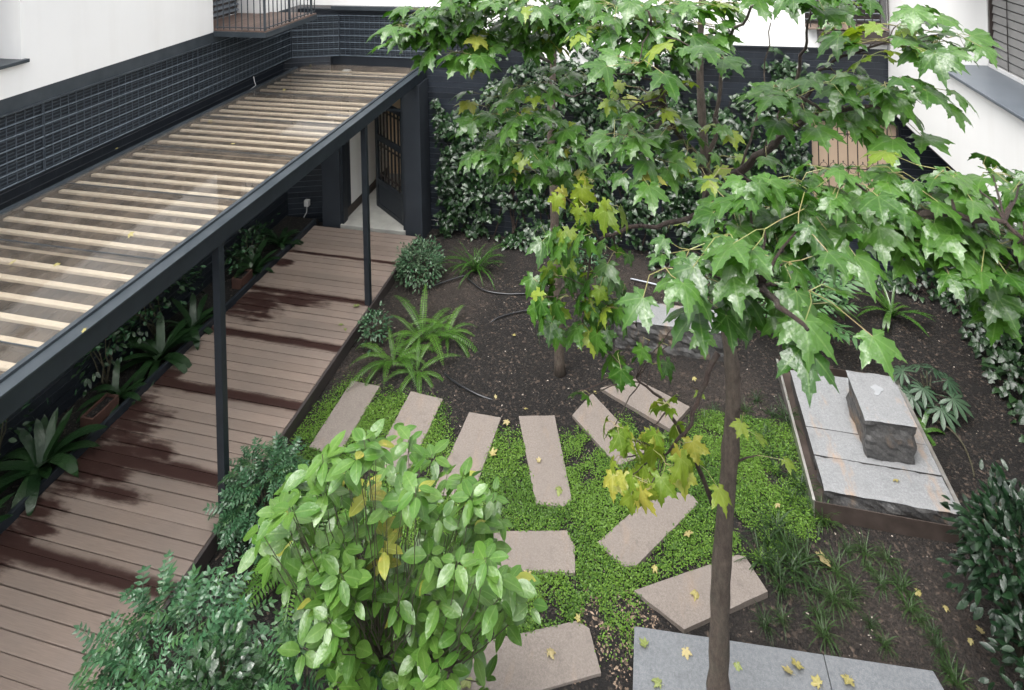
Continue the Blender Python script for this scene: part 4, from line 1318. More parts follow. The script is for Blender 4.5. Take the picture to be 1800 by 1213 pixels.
def leaf_spray(c, n, size, toward, items, mat_fn, pm, droop=(-0.05, 0.55), spread=1.7):
    """n leaves on their stalks round a twig end; toward = horizontal direction they favour"""
    a0 = math.atan2(toward[1], toward[0])
    h = np.array(c)
    for i in range(n):
        az = a0 + random.gauss(0, 1.15)
        s = size * random.choice((.6, .8, .9, 1.0, 1.1, 1.2)) * random.uniform(.92, 1.08)
        dr = random.uniform(*droop)
        pet = np.array((math.cos(az), math.sin(az), random.uniform(-0.12, 0.28)))
        pet = pet / np.linalg.norm(pet) * s * random.uniform(.45, 1.0) * spread
        b = h + pet + rng.normal(0, 0.03, 3)
        pm.tube([h, h + pet * .5 + np.array((0, 0, .12 * s)), b], [0.0022, 0.0018, 0.0016], 4, False)
        az2 = az + random.gauss(0, .35)
        d = np.array((math.cos(az2) * math.cos(dr), math.sin(az2) * math.cos(dr), -math.sin(dr)))
        up = np.array((math.cos(az2) * math.sin(dr), math.sin(az2) * math.sin(dr), math.cos(dr))) + rng.normal(0, 0.22, 3)
        items.append((basis(d, up, s, b), mat_fn()))

def build_tree(name, label, trunk, trunk_r, limbs, sprays, limit):
    base = D(*trunk[0]); base.z = SOIL - 0.03
    t = thing(name, label, 'tree', (base.x, base.y, SOIL))
    tp = limb_pts(trunk)
    tp = [base, base.lerp(tp[0], .5)] + tp if (tp[0] - base).length > .15 else [base] + tp[1:]
    k = len(tp)
    rr = [trunk_r[0] + (trunk_r[1] - trunk_r[0]) * (i / (k - 1)) ** 0.8 for i in range(k)]
    rr[0] *= 1.25
    rr = [r * (1 + 0.12 * noise.noise((i * .7, 1, 2)) + (0.14 if i % 7 == 4 else 0)) for i, r in enumerate(rr)]
    part('trunk', MB().tube(tp, rr, 14), MAT['bark'], t, smooth=True)
    skel = [(p, rr[i]) for i, p in enumerate(tp)]
    for (px, r0, r1, dark) in limbs:
        lp = limb_pts(px)
        m = len(lp)
        lr = [r0 + (r1 - r0) * i / (m - 1) for i in range(m)]
        wob = [p + Vector(rng.normal(0, 0.008, 3)) if 0 < i < m - 1 else p for i, p in enumerate(lp)]
        part('limb', MB().tube(wob, lr, 8), MAT['barkdark'] if dark else MAT['bark'], t, smooth=True)
        skel += [(p, lr[i]) for i, p in enumerate(wob)]
    S = np.array([p for p, _ in skel])
    items, tw, pm = [], MB(), MB()
    for (px, py, w, n, lpx, kind) in sprays:
        n = int(round(n * (1.6 if kind == 'g' else 1.4)))
        c = D(px, py, w)
        sz0 = lpx / FPX * w * 0.37
        away = Vector((c.x, c.y, 0)).normalized()
        c = c + away * sz0 * (0.55 if kind in 'gl' else 0.2) + Vector((0, 0, sz0 * (0.30 if kind in 'gl' else 0.75)))
        dd = np.linalg.norm(S - np.array(c), axis=1) + 0.35 * np.maximum(0, S[:, 2] - c.z)
        j = int(dd.argmin())
        s0 = skel[j][0]
        tw.tube(curve(s0, c, 5, 0.05, 0.025), np.linspace(min(skel[j][1] * .6, .011), 0.003, 6), 5)
        size = lpx / FPX * w * 0.37
        tow = np.array((c.x - tp[-1].x, c.y - tp[-1].y)) * 0.5
        tow = tow / (np.linalg.norm(tow) + 1e-6) * 0.6 + np.array((-c.x, -c.y)) / math.hypot(c.x, c.y)
        if kind == 'g':
            fn = lambda: MAT['maplelime'] if random.random() < (.05 if lpx < 110 else .015) else (MAT['mapleyellow'] if random.random() < .015 and lpx < 110 else MAT['maple'])
            leaf_spray(c, n, size, tow, items, fn, pm)
        elif kind == 'l':
            fn = lambda: random.choice((MAT['maplelime'], MAT['maple'], MAT['maplelime']))
            leaf_spray(c, n, size, tow, items, fn, pm)
        elif kind == 'h':
            fn = lambda: MAT['maplelime'] if random.random() < .2 else MAT['maple']
            leaf_spray(c, n, size, tow, items, fn, pm, (0.5, 1.25), 0.9)
        elif kind == 'y':
            fn = lambda: random.choice((MAT['mapleyellow'], MAT['maplelime'], MAT['maplelime']))
            leaf_spray(c, n, size, tow, items, fn, pm, (0.8, 1.4), 0.7)
    part('twigs', tw, MAT['barkdark'], t, smooth=True, kind='stuff')
    part('leaf_stalks', pm, MAT['stalk'], t, kind='stuff')
    leaves(t, 'maple_leaf', ML, items, limit)
    return t

T1 = 4.0
near_sprays = []
def add(lst, w, n, lpx, kind, pts):
    for (x, y) in pts:
        lst.append((x + random.uniform(-6, 6), y + random.uniform(-6, 6), w + random.uniform(-.08, .08) * w / 2, n, lpx, kind))
# top middle
add(near_sprays, 3.6, 7, 96, 'g', [(1090, 30), (1120, 65), (1150, 25), (1175, 70), (1205, 25), (1235, 60), (1215, 85), (1120, 95), (1250, 20), (1060, 60), (1160, 100)])
add(near_sprays, 3.2, 3, 120, 'g', [(1225, 110), (1130, 130)])
add(near_sprays, 2.8, 4, 130, 'g', [(1315, -10), (1360, -5), (1420, 0), (1465, 15), (1300, -25)])
# small lime leaves among the limbs
add(near_sprays, 3.8, 2, 76, 'l', [(1095, 185), (1140, 200), (1205, 160), (1270, 240), (1110, 165), (1060, 140), (1260, 290), (1225, 235)])
# middle left
add(near_sprays, 3.5, 3, 98, 'g', [(1100, 262), (1145, 255), (1185, 240), (1150, 292), (1205, 285), (1120, 305), (1225, 310), (1090, 230)])
# middle right tier
add(near_sprays, 3.0, 4, 116, 'g', [(1370, 170), (1405, 190), (1445, 165), (1480, 150), (1520, 175), (1560, 160), (1590, 185), (1425, 220), (1490, 205), (1545, 215)])
add(near_sprays, 3.1, 3, 104, 'l', [(1500, 60), (1545, 85), (1580, 65), (1530, 110)])
add(near_sprays, 3.0, 3, 108, 'g', [(1600, 75), (1640, 90), (1590, 50), (1575, 100), (1665, 85)])
add(near_sprays, 3.1, 1, 90, 'l', [(1290, 320), (1350, 280), (1365, 250)])
# big right tier
add(near_sprays, 2.6, 5, 124, 'g', [(1285, 380), (1330, 350), (1370, 385), (1415, 345), (1455, 375), (1490, 330), (1530, 360), (1575, 330), (1615, 360), (1655, 320), (1700, 345), (1745, 330), (1785, 360), (1560, 385), (1640, 395), (1690, 410), (1735, 420), (1780, 445), (1500, 390), (1435, 410), (1350, 420), (1300, 430), (1600, 415)])
add(near_sprays, 2.5, 4, 128, 'g', [(1760, 480), (1790, 500), (1720, 455), (1660, 440), (1560, 420), (1480, 430), (1800, 400), (1810, 330), (1790, 545), (1760, 520), (1700, 480), (1640, 450)])
# lower front tier, nearest leaves
add(near_sprays, 2.3, 4, 146, 'g', [(1210, 470), (1265, 480), (1330, 470), (1390, 490), (1300, 530), (1355, 555), (1420, 550), (1380, 585)])
add(near_sprays, 2.3, 2, 152, 'g', [(1170, 505), (1230, 540), (1280, 440), (1340, 430), (1400, 440)])
# hanging branch in the middle
add(near_sprays, 3.9, 3, 88, 'h', [(960, 440), (1000, 460), (1045, 440), (1080, 470), (945, 530), (985, 510), (1025, 495), (1065, 510), (1090, 530), (1000, 550), (1040, 555), (1075, 570), (985, 580), (1030, 600), (1065, 600), (1095, 565), (960, 555)])
add(near_sprays, 3.9, 2, 84, 'y', [(985, 370), (1030, 385), (1080, 385), (1045, 350), (1010, 430)])
# lower twigs
add(near_sprays, 3.8, 1, 84, 'h', [(1050, 640), (1090, 650), (1125, 660), (1140, 620), (1185, 600), (1060, 690), (1110, 690), (1150, 670), (1170, 640), (1040, 720), (1010, 720)])
add(near_sprays, 3.7, 3, 82, 'y', [(1085, 770), (1120, 800), (1095, 830), (1150, 780), (1180, 745), (1195, 800), (1130, 850), (1160, 880), (1105, 860)])
add(near_sprays, 3.4, 3, 124, 'y', [(1165, 860), (1150, 890)])
add(near_sprays, 3.9, 1, 70, 'l', [(1310, 740), (1330, 820), (1295, 770), (1215, 700), (1225, 830), (1175, 420)])
build_tree('maple_tree', 'near maple with brown trunk and big wet leaves in the foreground', 
    [(1262, 1250, T1), (1264, 1150, T1), (1267, 1020, T1), (1275, 900, T1), (1284, 790, T1), (1289, 690, T1), (1284, 620, T1), (1270, 540, T1), (1256, 450, T1), (1246, 370, T1), (1240, 290, T1 + .05), (1233, 190, T1 + .1), (1230, 90, T1 + .1), (1236, -20, T1), (1240, -120, T1)],
    (0.073, 0.016),
    [([(1244, 350, T1), (1290, 310, 3.9), (1345, 265, 3.6), (1405, 215, 3.3), (1470, 195, 3.0), (1550, 190, 2.85)], 0.030, 0.007, True),
     ([(1252, 430, T1), (1320, 420, 3.6), (1450, 400, 2.9), (1600, 375, 2.5), (1740, 385, 2.35), (1800, 420, 2.3)], 0.026, 0.006, True),
     ([(1268, 510, T1), (1290, 480, 3.3), (1320, 490, 2.5), (1360, 530, 2.1), (1420, 580, 1.95)], 0.024, 0.006, True),
     ([(1240, 300, T1), (1195, 235, 3.9), (1160, 165, 3.7), (1150, 80, 3.6), (1140, 20, 3.5)], 0.024, 0.006, True),
     ([(1246, 370, T1), (1170, 395, 4.0), (1090, 405, 3.95), (1045, 430, 3.9), (1030, 520, 3.9)], 0.018, 0.005, True),
     ([(1252, 885, T1), (1215, 790, 3.9), (1180, 735, 3.85), (1150, 690, 3.8), (1110, 660, 3.8)], 0.016, 0.005, True),
     ([(1262, 620, T1), (1232, 690, 3.9), (1205, 760, 3.8), (1170, 800, 3.75)], 0.020, 0.006, True),
     ([(1248, 285, T1), (1262, 180, 4.0), (1275, 90, 3.9), (1300, 40, 3.4), (1340, 0, 2.9)], 0.016, 0.005, False),
     ([(1345, 265, 3.6), (1400, 140, 3.5), (1415, 70, 3.3), (1425, 20, 3.0)], 0.014, 0.004, True),
     ([(1405, 215, 3.3), (1440, 130, 3.2), (1500, 90, 3.1), (1600, 75, 2.95)], 0.012, 0.004, True),
     ([(1300, 300, 3.9), (1325, 220, 3.8), (1345, 130, 3.8), (1355, 40, 3.7)], 0.008, 0.003, False)],
    near_sprays, 300)

far_sprays = []
FW = 5.4
add(far_sprays, FW, 9, 86, 'g', [(715, 55), (745, 40), (780, 30), (815, 45), (850, 25), (885, 45), (920, 25), (955, 45), (990, 25), (1025, 45), (760, 65), (800, 75), (1050, 15)])
add(far_sprays, FW, 7, 88, 'g', [(840, 85), (880, 80), (920, 75), (960, 80), (1000, 65), (1040, 75), (800, 105), (845, 115), (870, 5), (940, 0), (1010, -5), (810, 5)])
add(far_sprays, FW + .2, 4, 80, 'g', [(850, 195), (885, 185), (920, 170), (960, 160), (1000, 150), (1035, 150), (870, 215), (910, 215), (950, 195), (1060, 195)])
add(far_sprays, FW, 6, 80, 'g', [(865, 285), (895, 275), (930, 280), (905, 305), (940, 310), (985, 275), (1015, 265), (1000, 300), (880, 255), (1005, 235)])
add(far_sprays, FW, 1, 60, 'y', [(1010, 275), (960, 65)])
rtw = (G(985, 655, SOIL) - Vector((0, 0, CAM_H))).length / ray(985, 655).length
build_tree('maple_tree', 'slim maple standing in the dark soil further back, left of centre',
    [(984, 650, rtw), (981, 560, rtw), (976, 430, rtw), (973, 320, rtw), (968, 230, rtw), (971, 150, rtw), (974, 70, rtw), (978, -20, rtw), (980, -100, rtw)],
    (0.066, 0.03),
    [([(972, 255, rtw), (940, 280, 6.6), (905, 285, 5.7)], 0.022, 0.006, False),
     ([(970, 220, rtw), (930, 200, 6.6), (880, 195, 5.6)], 0.020, 0.006, True),
     ([(973, 110, rtw), (910, 85, 6.6), (830, 65, 5.7), (740, 60, 5.4)], 0.024, 0.006, True),
     ([(974, 90, rtw), (1000, 60, 6.5), (1035, 45, 5.6)], 0.020, 0.006, True),
     ([(971, 150, rtw), (1000, 170, 6.5), (1030, 155, 5.7)], 0.016, 0.005, True),
     ([(972, 240, rtw), (1000, 262, 6.5), (1010, 262, 5.6)], 0.014, 0.005, True)],
    far_sprays, 300)

# ================================================================= SHRUBS AND PLANTS
OBO = [blade(0.50, 5, c, 0.16, 'obovate', tw) for c, tw in ((.3, 0), (.6, .2), (.45, -.25), (.15, .1))]
OVL = [blade(0.52, 6, c, 0.16, 'oval', tw) for c, tw in ((.1, 0), (.35, .25), (.2, -.25), (.5, .1))]
def whorl_shrub(name, label, base, whorls, mat, alt, size, limit=300):
    t = thing(name, label, 'shrub', (base[0], base[1], SOIL))
    items, st = [], MB()
    foot = Vector((base[0], base[1], SOIL - .02))
    cs = [Vector(w[0]) for w in whorls]
    hubs = []
    for k in range(9):
        c = cs[(k * 7) % len(cs)]
        h = foot.lerp(c, 0.5) + Vector((0, 0.12, -0.15))
        hubs.append(h)
        part('stem', MB().tube(curve(foot + Vector((random.uniform(-.06, .06), random.uniform(-.06, .06), 0)), h, 6, -0.06, 0.03), np.linspace(0.016, 0.008, 7), 7), MAT['barkdark'], t, smooth=True)
    for (c, n, yel) in whorls:
        c = Vector(c)
        h = min(hubs, key=lambda q: (q - c).length)
        st.tube(curve(h, c, 5, -0.14, 0.03), np.linspace(0.0045, 0.002, 6), 5)
        ax = Vector((random.uniform(-.45, .45), random.uniform(-.4, .2), 1.0)).normalized()
        a0 = random.uniform(0, 6)
        e1 = ax.orthogonal().normalized(); e2 = ax.cross(e1)
        for i in range(n):
            a = a0 + 2 * PI * i / n + random.uniform(-.3, .3)
            rad = e1 * math.cos(a) + e2 * math.sin(a)
            d = rad + ax * random.uniform(-.25, .35) + Vector((0, 0, -0.05))
            items.append((basis(d, tuple(ax + rad * random.uniform(-.1, .4) + Vector(rng.normal(0, .18, 3))), size * random.uniform(.6, 1.2), tuple(c + rad * 0.014 - ax * random.uniform(0, .05))), alt if random.random() < yel else mat))
    part('twigs', st, MAT['stem'], t, smooth=True, kind='stuff')
    leaves(t, 'oval_leaf', OVL, items, limit)
WH = []
for (x, y) in [(640, 800), (690, 785), (740, 790), (790, 830), (830, 870), (560, 840), (600, 860), (640, 845), (700, 850), (750, 850), (800, 900), (850, 930), (540, 900), (590, 920), (640, 905), (690, 905), (740, 900), (780, 950), (830, 980),
               (560, 965), (610, 975), (660, 960), (710, 965), (755, 1000), (800, 1030), (850, 1040), (880, 1060), (590, 1030), (640, 1030), (690, 1030), (730, 1060), (780, 1080), (700, 1090), (750, 1130), (650, 1075), (735, 1105), (820, 1070), (540, 1000), (870, 985), (700, 1010), (500, 960), (520, 1040), (570, 1080), (620, 1110), (680, 1130), (600, 790), (660, 770), (720, 1150), (770, 1160), (510, 900), (880, 1020), (860, 900), (640, 1010), (560, 1030), (500, 870), (480, 930), (890, 1080), (900, 1040), (850, 860), (520, 830)]:
    w = 3.95 + random.uniform(-.55, .5)
    for _ in range(3):
      WH.append((tuple(D(x + random.uniform(-34, 34), y + random.uniform(-30, 30), w + random.uniform(-.15, .15))), random.choice((4, 5, 5, 6)), 0.7 if (x, y) in ((640, 845), (660, 960)) else 0.03))
for _ in range(42):
    WH.append((tuple(D(random.uniform(510, 870), random.uniform(860, 1180), random.uniform(3.7, 4.5))), 5, 0.0))
for _ in range(36):
    WH.append((tuple(D(random.uniform(560, 860), random.uniform(1010, 1200), random.uniform(3.5, 4.0))), 5, 0.0))
cb = D(690, 960, 3.95)
whorl_shrub('leafy_shrub', 'pale green shrub with whorled oval leaves beside the moss', (cb.x, cb.y, cb.z), WH, MAT['choisya'], MAT['choisyayellow'], 0.128)

CAML = [blade(0.40, 5, c, 0.22, 'oval', tw) for c, tw in ((.3, 0), (.5, .2), (.15, -.2))]
NF = [frond_leaflets(4, 1, .40, .36, s) for s in range(3)]
SMALL = [blade(.5, 3, .4, .15, 'oval'), blade(.42, 3, .2, .1, 'oval')]
def bush(name, label, c, rad, n, temps, key, mat, size, alt=None, altp=0, limit=0, cat='shrub', stems=9, leafname='leaf', up=0.5, lump=0.35, floor_z=SOIL):
    c = Vector(c)
    t = thing(name, label, cat, (c.x, c.y, floor_z))
    items = []
    for i in range(n):
        v = Vector(rng.normal(0, 1, 3)).normalized()
        if v.z < -0.55: v.z *= -0.5
        k = 1 + lump * noise.noise(v * 2.3 + c) + 0.25 * noise.noise(v * 5 + c)
        r = k * random.uniform(0.45, 1.0) ** 0.5
        p = c + Vector((v.x * rad[0], v.y * rad[1], v.z * rad[2])) * r
        if p.z < floor_z + 0.02: continue
        d = v + Vector(rng.normal(0, .45, 3)) + Vector((0, 0, -0.15))
        nm = v * 0.5 + Vector((0, 0, up + .5)) + Vector(rng.normal(0, .3, 3))
        items.append((basis(d, nm, size * random.uniform(.7, 1.2), p), alt if alt and random.random() < altp else mat))
    st = MB()
    for i in range(stems):
        v = Vector(rng.normal(0, 1, 3)).normalized(); v.z = abs(v.z)
        e = c + Vector((v.x * rad[0], v.y * rad[1], v.z * rad[2])) * 0.75
        st.tube(curve((c.x + random.uniform(-.05, .05), c.y + random.uniform(-.05, .05), floor_z - .02), e, 5, 0, 0.05), np.linspace(0.012, 0.004, 6), 5)
    part('stems', st, MAT['stem'], t, smooth=True, kind='stuff')
    leaves(t, key, temps, items, limit, leafname)
    return t
c = D(300, 1175, 4.05)
bush('nandina_shrub', 'blue green feathery shrub spilling over the deck edge at bottom left', c, (.50, .42, .32), 430, NF, 'nandina_spray', MAT['nandina'], 0.17, MAT['nandinalight'], .2, 200, stems=16, leafname='spray')
c = D(370, 1225, 3.75)
bush('glossy_shrub', 'dark shrub with shiny wet leaves at the bottom left edge', c, (.24, .26, .22), 420, OBO, 'glossy_leaf', MAT['glossy'], 0.07, None, 0, 200)
c = D(560, 1205, 3.9)
bush('nandina_shrub', 'mid green feathery shrub at the bottom edge below the ferns', c, (.40, .38, .20), 320, NF, 'nandina_spray', MAT['nandinalight'], 0.16, MAT['nandina'], .2, 200, stems=14, leafname='spray')
c = G(462, 865, 0.20)
bush('nandina_shrub', 'dense dark green shrub at the foot of the near canopy post', c, (.30, .36, .28), 380, NF, 'nandina_spray', MAT['nandina'], 0.15, MAT['nandinalight'], .15, 200, stems=14, leafname='spray')
c = G(738, 462, 0.12)
bush('variegated_shrub', 'round silvery green shrub at the deck corner by the door', (c.x, c.y, 0.10), (.36, .36, .32), 1500, SMALL, 'small_leaf', MAT['boxleaf'], 0.055, MAT['nandina'], .35, 0)
c = G(652, 580, 0.0)
bush('young_shrub', 'small sparse shrub beside the deck near the far post', (c.x + .05, c.y, 0.02), (.20, .24, .22), 260, SMALL, 'small_leaf', MAT['nandina'], 0.06, MAT['boxleaf'], .3, 0, lump=.6)
c = G(1448, 512, 0.0)
bush('leafy_bush', 'small grey green bush at the back of the right bed', (c.x, c.y, .05), (.30, .26, .26), 420, SMALL, 'small_leaf', MAT['boxleaf'], 0.075, MAT['nandina'], .5, 0)
c = G(1020, 452, 0.0)
bush('leafy_bush', 'low green bush against the ivy wall behind the yellow leaves', (c.x, c.y, .02), (.40, .28, .24), 420, SMALL, 'small_leaf', MAT['boxleaf'], 0.075, MAT['nandina'], .6, 0)
c = D(1800, 1000, 4.7)
bush('camellia_shrub', 'dark glossy camellia at the right edge of the garden', c, (.43, .45, .52), 1400, CAML, 'camellia_leaf', MAT['camellia'], 0.10, None, 0, 300, stems=14)
c = G(1790, 1150, .25)
bush('camellia_shrub', 'second dark glossy camellia filling the bottom right corner', (c.x + .25, c.y - .1, .25), (.42, .45, .45), 420, CAML, 'camellia_leaf', MAT['camellia'], 0.09, None, 0, 150, stems=10)

# ferns
FR = [fern_frond(i, cu, 32, .072) for i, cu in enumerate((1.5, 1.9, 2.3, 1.2))]
def fern(label, c, n, L, az0=None, spread=PI, mat='fern', tilt=(0.3, 1.4), name='fern'):
    t = thing(name, label, 'fern', (c[0], c[1], SOIL))
    for i in range(n):
        az = (random.uniform(0, 2 * PI) if az0 is None else az0 + random.uniform(-spread, spread))
        if az0 is None: az = 2 * PI * (i + random.uniform(-.3, .3)) / n
        ti = random.uniform(*tilt)
        d = Vector((math.cos(az) * ti, math.sin(az) * ti, 1)).normalized()
        up = (-math.cos(az), -math.sin(az), ti)
        k = random.randrange(4)
        M = basis(d, up, L * random.uniform(.5, 1.15), (c[0] + random.uniform(-.04, .04), c[1] + random.uniform(-.04, .04), SOIL))
        # the frond arches outwards: its upper side looks up and away from the crown
        M = basis(d, tuple(-Vector(up) * -1), np.linalg.norm(M[:3, 1]), M[:3, 3])
        o = bpy.data.objects.new('frond', tmesh('fern_frond_%d' % k, FR[k], MAT[mat]))
        COL.objects.link(o)
        o.parent = t
        A = M.copy(); A[:3, 3] -= np.array(WL[t.name])
        o.matrix_basis = Matrix(A.tolist())
for (px, py, n, L, lab) in ((745, 600, 13, 1.0, 'bright green fern in the middle of the soil bed'), (690, 640, 11, .9, 'fern with long fronds nearest the deck'), (785, 590, 10, .85, 'fern arching towards the rear tree'), (735, 655, 10, .85, 'fern reaching down to the pavers')):
    p = G(px, py, SOIL)
    fern(lab, p, n, L)
for (px, py, n, L, lab) in ((540, 985, 20, 1.05, 'fern under the pale green shrub at left'), (570, 910, 14, .85, 'fern hidden behind the pale green shrub'), (480, 985, 12, .6, 'small fern between the deck and the pale shrub'), (760, 1010, 10, .7, 'fern under the right side of the pale shrub')):
    p = G(px, py, SOIL)
    fern(lab, p, n, L)
# arching pinnate plant behind the basin
MAH = [frond_leaflets(9, 1.0, .28, .26, s) for s in range(3)]
p = G(1415, 590, SOIL)
t = thing('mahonia_plant', 'long pinnate fronds of a plant behind the granite slab', 'plant', (p.x, p.y, SOIL))
items = []
for i in range(13):
    az = -0.6 + 2 * PI * i / 13 + random.uniform(-.2, .2)
    d = (math.cos(az), math.sin(az), random.uniform(0.2, 0.8))
    items.append((basis(d, (-math.cos(az) * .3, -math.sin(az) * .3, 1), random.uniform(.6, .95), (p.x, p.y, SOIL + .30)), MAT['nandinalight']))
leaves(t, 'mahonia_frond', MAH, items, 50, 'frond')
part('stem', MB().tube([(p.x, p.y, SOIL - .02), (p.x, p.y, SOIL + .32)], [.03, .022], 8), MAT['stem'], t)

# strap leaved plants
ST = [blade(.085, 8, cu, .3, 'strap', tw) for cu, tw in ((.9, .2), (1.5, -.2), (1.9, .3), (.5, 0))]
def straps(label, c, n, L, mat, tilt=(0.25, 1.2), wide=1.0, z=SOIL, az0=None, name='strap_leaf_plant', w3=None):
    t = thing(name, label, 'plant', (c[0], c[1], z))
    items = []
    for i in range(n):
        az = 2 * PI * i / n + random.uniform(-.35, .35)
        ti = random.uniform(*tilt)
        d = Vector((math.cos(az) * ti, math.sin(az) * ti, 1)).normalized()
        up = (math.cos(az) * -1, math.sin(az) * -1, ti)
        items.append((basis(d, up, L * random.uniform(.65, 1.1), (c[0] + random.uniform(-.03, .03), c[1] + random.uniform(-.03, .03), z)), MAT[mat]))
    if wide != 1.0:
        for M, _ in items: M[:3, 0] *= wide
    leaves(t, 'strap_leaf', ST, items, 60)
for (x, y, n, L, lab) in ((-6.30, 5.05, 24, .66, 'large dark clivia with broad strap leaves at the left edge'), (-6.28, 6.55, 22, .58, 'dark clivia under the canopy beside the near post'), (-6.28, 7.1, 18, .52, 'dark clivia behind the near post by the wall'),
                          (-6.27, 8.45, 18, .50, 'dark clivia by the wall in the middle of the bed'), (-6.27, 9.15, 16, .46, 'dark clivia in the bed closest to the door'), (-6.3, 5.95, 16, .46, 'smaller clivia in the bed beside the terracotta trough'), (-6.30, 4.2, 18, .56, 'dark clivia partly cut off at the left edge')):
    straps(lab, (x, y), n, L, 'strap', (0.3, 1.4), 2.0, z=0.0)
p = G(1568, 556, SOIL)
straps('bright green strap leaf plant alone in the right bed', p, 17, .62, 'straplight', (.15, 1.2), .9)
p = G(838, 474, SOIL)
tg = [tuft_blades(s, 70, 1.0, 1.0, .03) for s in range(3)]
solo_t = tag(link('grass_tuft', np_mesh('big_tuft', tg[0][0] * 0.62, tg[0][1], MAT['straplight'], tg[0][2]), None, (p.x, p.y, SOIL)), 'large round grass tuft alone on the soil near the back wall', 'grass tuft')

# bed soil and climbers left of the deck
mb = MB().box(-6.74, -6.103, 1.2, 10.05, -0.14, 0.0)
solo('planting_bed', mb, MAT['soil'], kind='structure')
def wallclimb(label, c, rad, n):
    bush('climbing_plant', label, c, rad, n, SMALL, 'small_leaf', MAT['ivy'], 0.085, MAT['nandina'], .25, 60, cat='plant', stems=6, floor_z=0.0, lump=.7)
wallclimb('leafy climber on the dark wall behind the near canopy post', (-6.58, 6.9, .55), (.18, .75, .55), 620)
wallclimb('small leafy climber on the dark wall at the left edge', (-6.6, 4.75, .55), (.14, .45, .5), 260)
wallclimb('low green climber on the dark wall near the second clivia', (-6.6, 6.1, .5), (.14, .4, .4), 220)
wallclimb('leafy climber in the bed towards the door', (-6.5, 8.6, .25), (.16, .6, .3), 260)
for (yy, L, lab) in ((5.50, .34, 'terracotta trough half hidden by the large clivia'), (8.0, .26, 'terracotta trough in the bed by the far post')):
    tr = thing('plant_trough', lab, 'planter', (-6.25, yy, 0))
    mb = MB()
    mb.box(-6.33, -6.16, yy, yy + L, 0.0, 0.02).box(-6.33, -6.31, yy, yy + L, 0.021, .15).box(-6.18, -6.16, yy, yy + L, 0.021, .15).box(-6.309, -6.181, yy, yy + .02, 0.021, .15).box(-6.309, -6.181, yy + L - .02, yy + L, 0.021, .15)
    part('trough', mb, MAT['terracotta'], tr)
    part('soil', MB().box(-6.308, -6.182, yy + .021, yy + L - .021, 0.021, .125), MAT['soil'], tr)

# fatsia: palmate leaves on stalks
def fatsia_leaf(seed):
    v, tr, e = maple_leaf(seed, .3, 0, .9)
    return v, tr, e
FA = []
for s in range(2):
    it = []
    lf = blade(.24, 4, .5, .15, 'obovate')
    for k, a in enumerate(np.linspace(-2.3, 2.3, 9)):
        L = 1.0 - 0.12 * abs(a)
        it.append((lf, basis((math.sin(a), math.cos(a), -.12), (0, 0, 1), L, (0, 0, 0))))
    it.append((blade(.03, 3, .2, 0, 'strap'), basis((0, -1, -.5), (0, 0, 1), 1.2, (0, 0, 0))))
    FA.append(merge(it))
p = G(1632, 715, SOIL)
t = thing('fatsia_plant', 'grey green plant with deeply fingered leaves beside the granite block', 'plant', (p.x, p.y, SOIL))
items = []
for (dx, dy, z, az) in ((-.22, .1, .30, 2.4), (.10, .12, .36, .8), (-.08, -.08, .26, -1.8), (.2, -.12, .22, -.5), (.02, .25, .28, 1.6), (.22, .05, .3, .2), (-.2, -.1, .18, -2.6), (.05, -.2, .15, -1.2)):
    d = (math.cos(az), math.sin(az), -.25)
    items.append((basis(d, (math.cos(az) * .2, math.sin(az) * .2 - .3, 1), random.uniform(.17, .24), (p.x + dx, p.y + dy, SOIL + z)), MAT['fatsia']))
leaves(t, 'fingered_leaf', FA, items, 40)
mb = MB()
for M, _ in items:
    mb.tube(curve((p.x, p.y, SOIL - .02), tuple(M[:3, 3] + M[:3, 1] * -0.9), 4, .1), .007, 5)
part('stems', mb, MAT['stem'], t, kind='stuff')
p = G(1620, 760, SOIL)
straps('few fresh broad leaves at the foot of the granite block', (p.x + .02, p.y + .03), 7, .25, 'straplight', (.6, 1.6), 2.2, name='young_plant')

# liriope tufts
ORD = 'first second third fourth fifth sixth seventh eighth ninth tenth eleventh twelfth thirteenth fourteenth fifteenth sixteenth seventeenth eighteenth nineteenth twentieth twenty-first twenty-second twenty-third twenty-fourth twenty-fifth'.split()
def nth(label, i, n):
    if n == 1: return label
    w = 'leftmost' if i == 0 else 'rightmost' if i == n - 1 else ORD[i] + ' from left'
    return label + ', ' + w
TU = [tuft_blades(10 + s, 48, 1.0, 1.5, .028) for s in range(4)]
TUM = [np_mesh('grass_tuft', v, tr, MAT['grass'], e) for v, tr, e in TU]
def tufts(label, pts, h):
    for i, (x, y) in enumerate(sorted(pts)):
        q = G(x + random.uniform(-.5, .5), y + random.uniform(-4, 4), SOIL)
        o = tag(link('grass_tuft', random.choice(TUM), None, (q.x, q.y, SOIL - .01)), nth(label, i, len(pts)), 'grass tuft', 'grass tufts in the right bed')
        s = h * random.uniform(.6, 1.35)
        o.scale = (s, s, s * random.uniform(.8, 1.1))
        o.rotation_euler = (random.uniform(-.1, .1), random.uniform(-.1, .1), random.uniform(0, 6.3))
tufts('dark grass tuft at the moss edge beside the steel basin', [(1330, 700), (1360, 730), (1345, 770), (1385, 790), (1365, 830), (1405, 850), (1395, 880), (1425, 900), (1450, 915), (1310, 720), (1350, 800), (1385, 740), (1420, 870)], .19)
tufts('dark grass tuft right of the near maple trunk by the large paver', [(1340, 985), (1365, 1010), (1385, 960), (1350, 950), (1395, 1000), (1375, 1035), (1365, 930), (1420, 985)], .23)
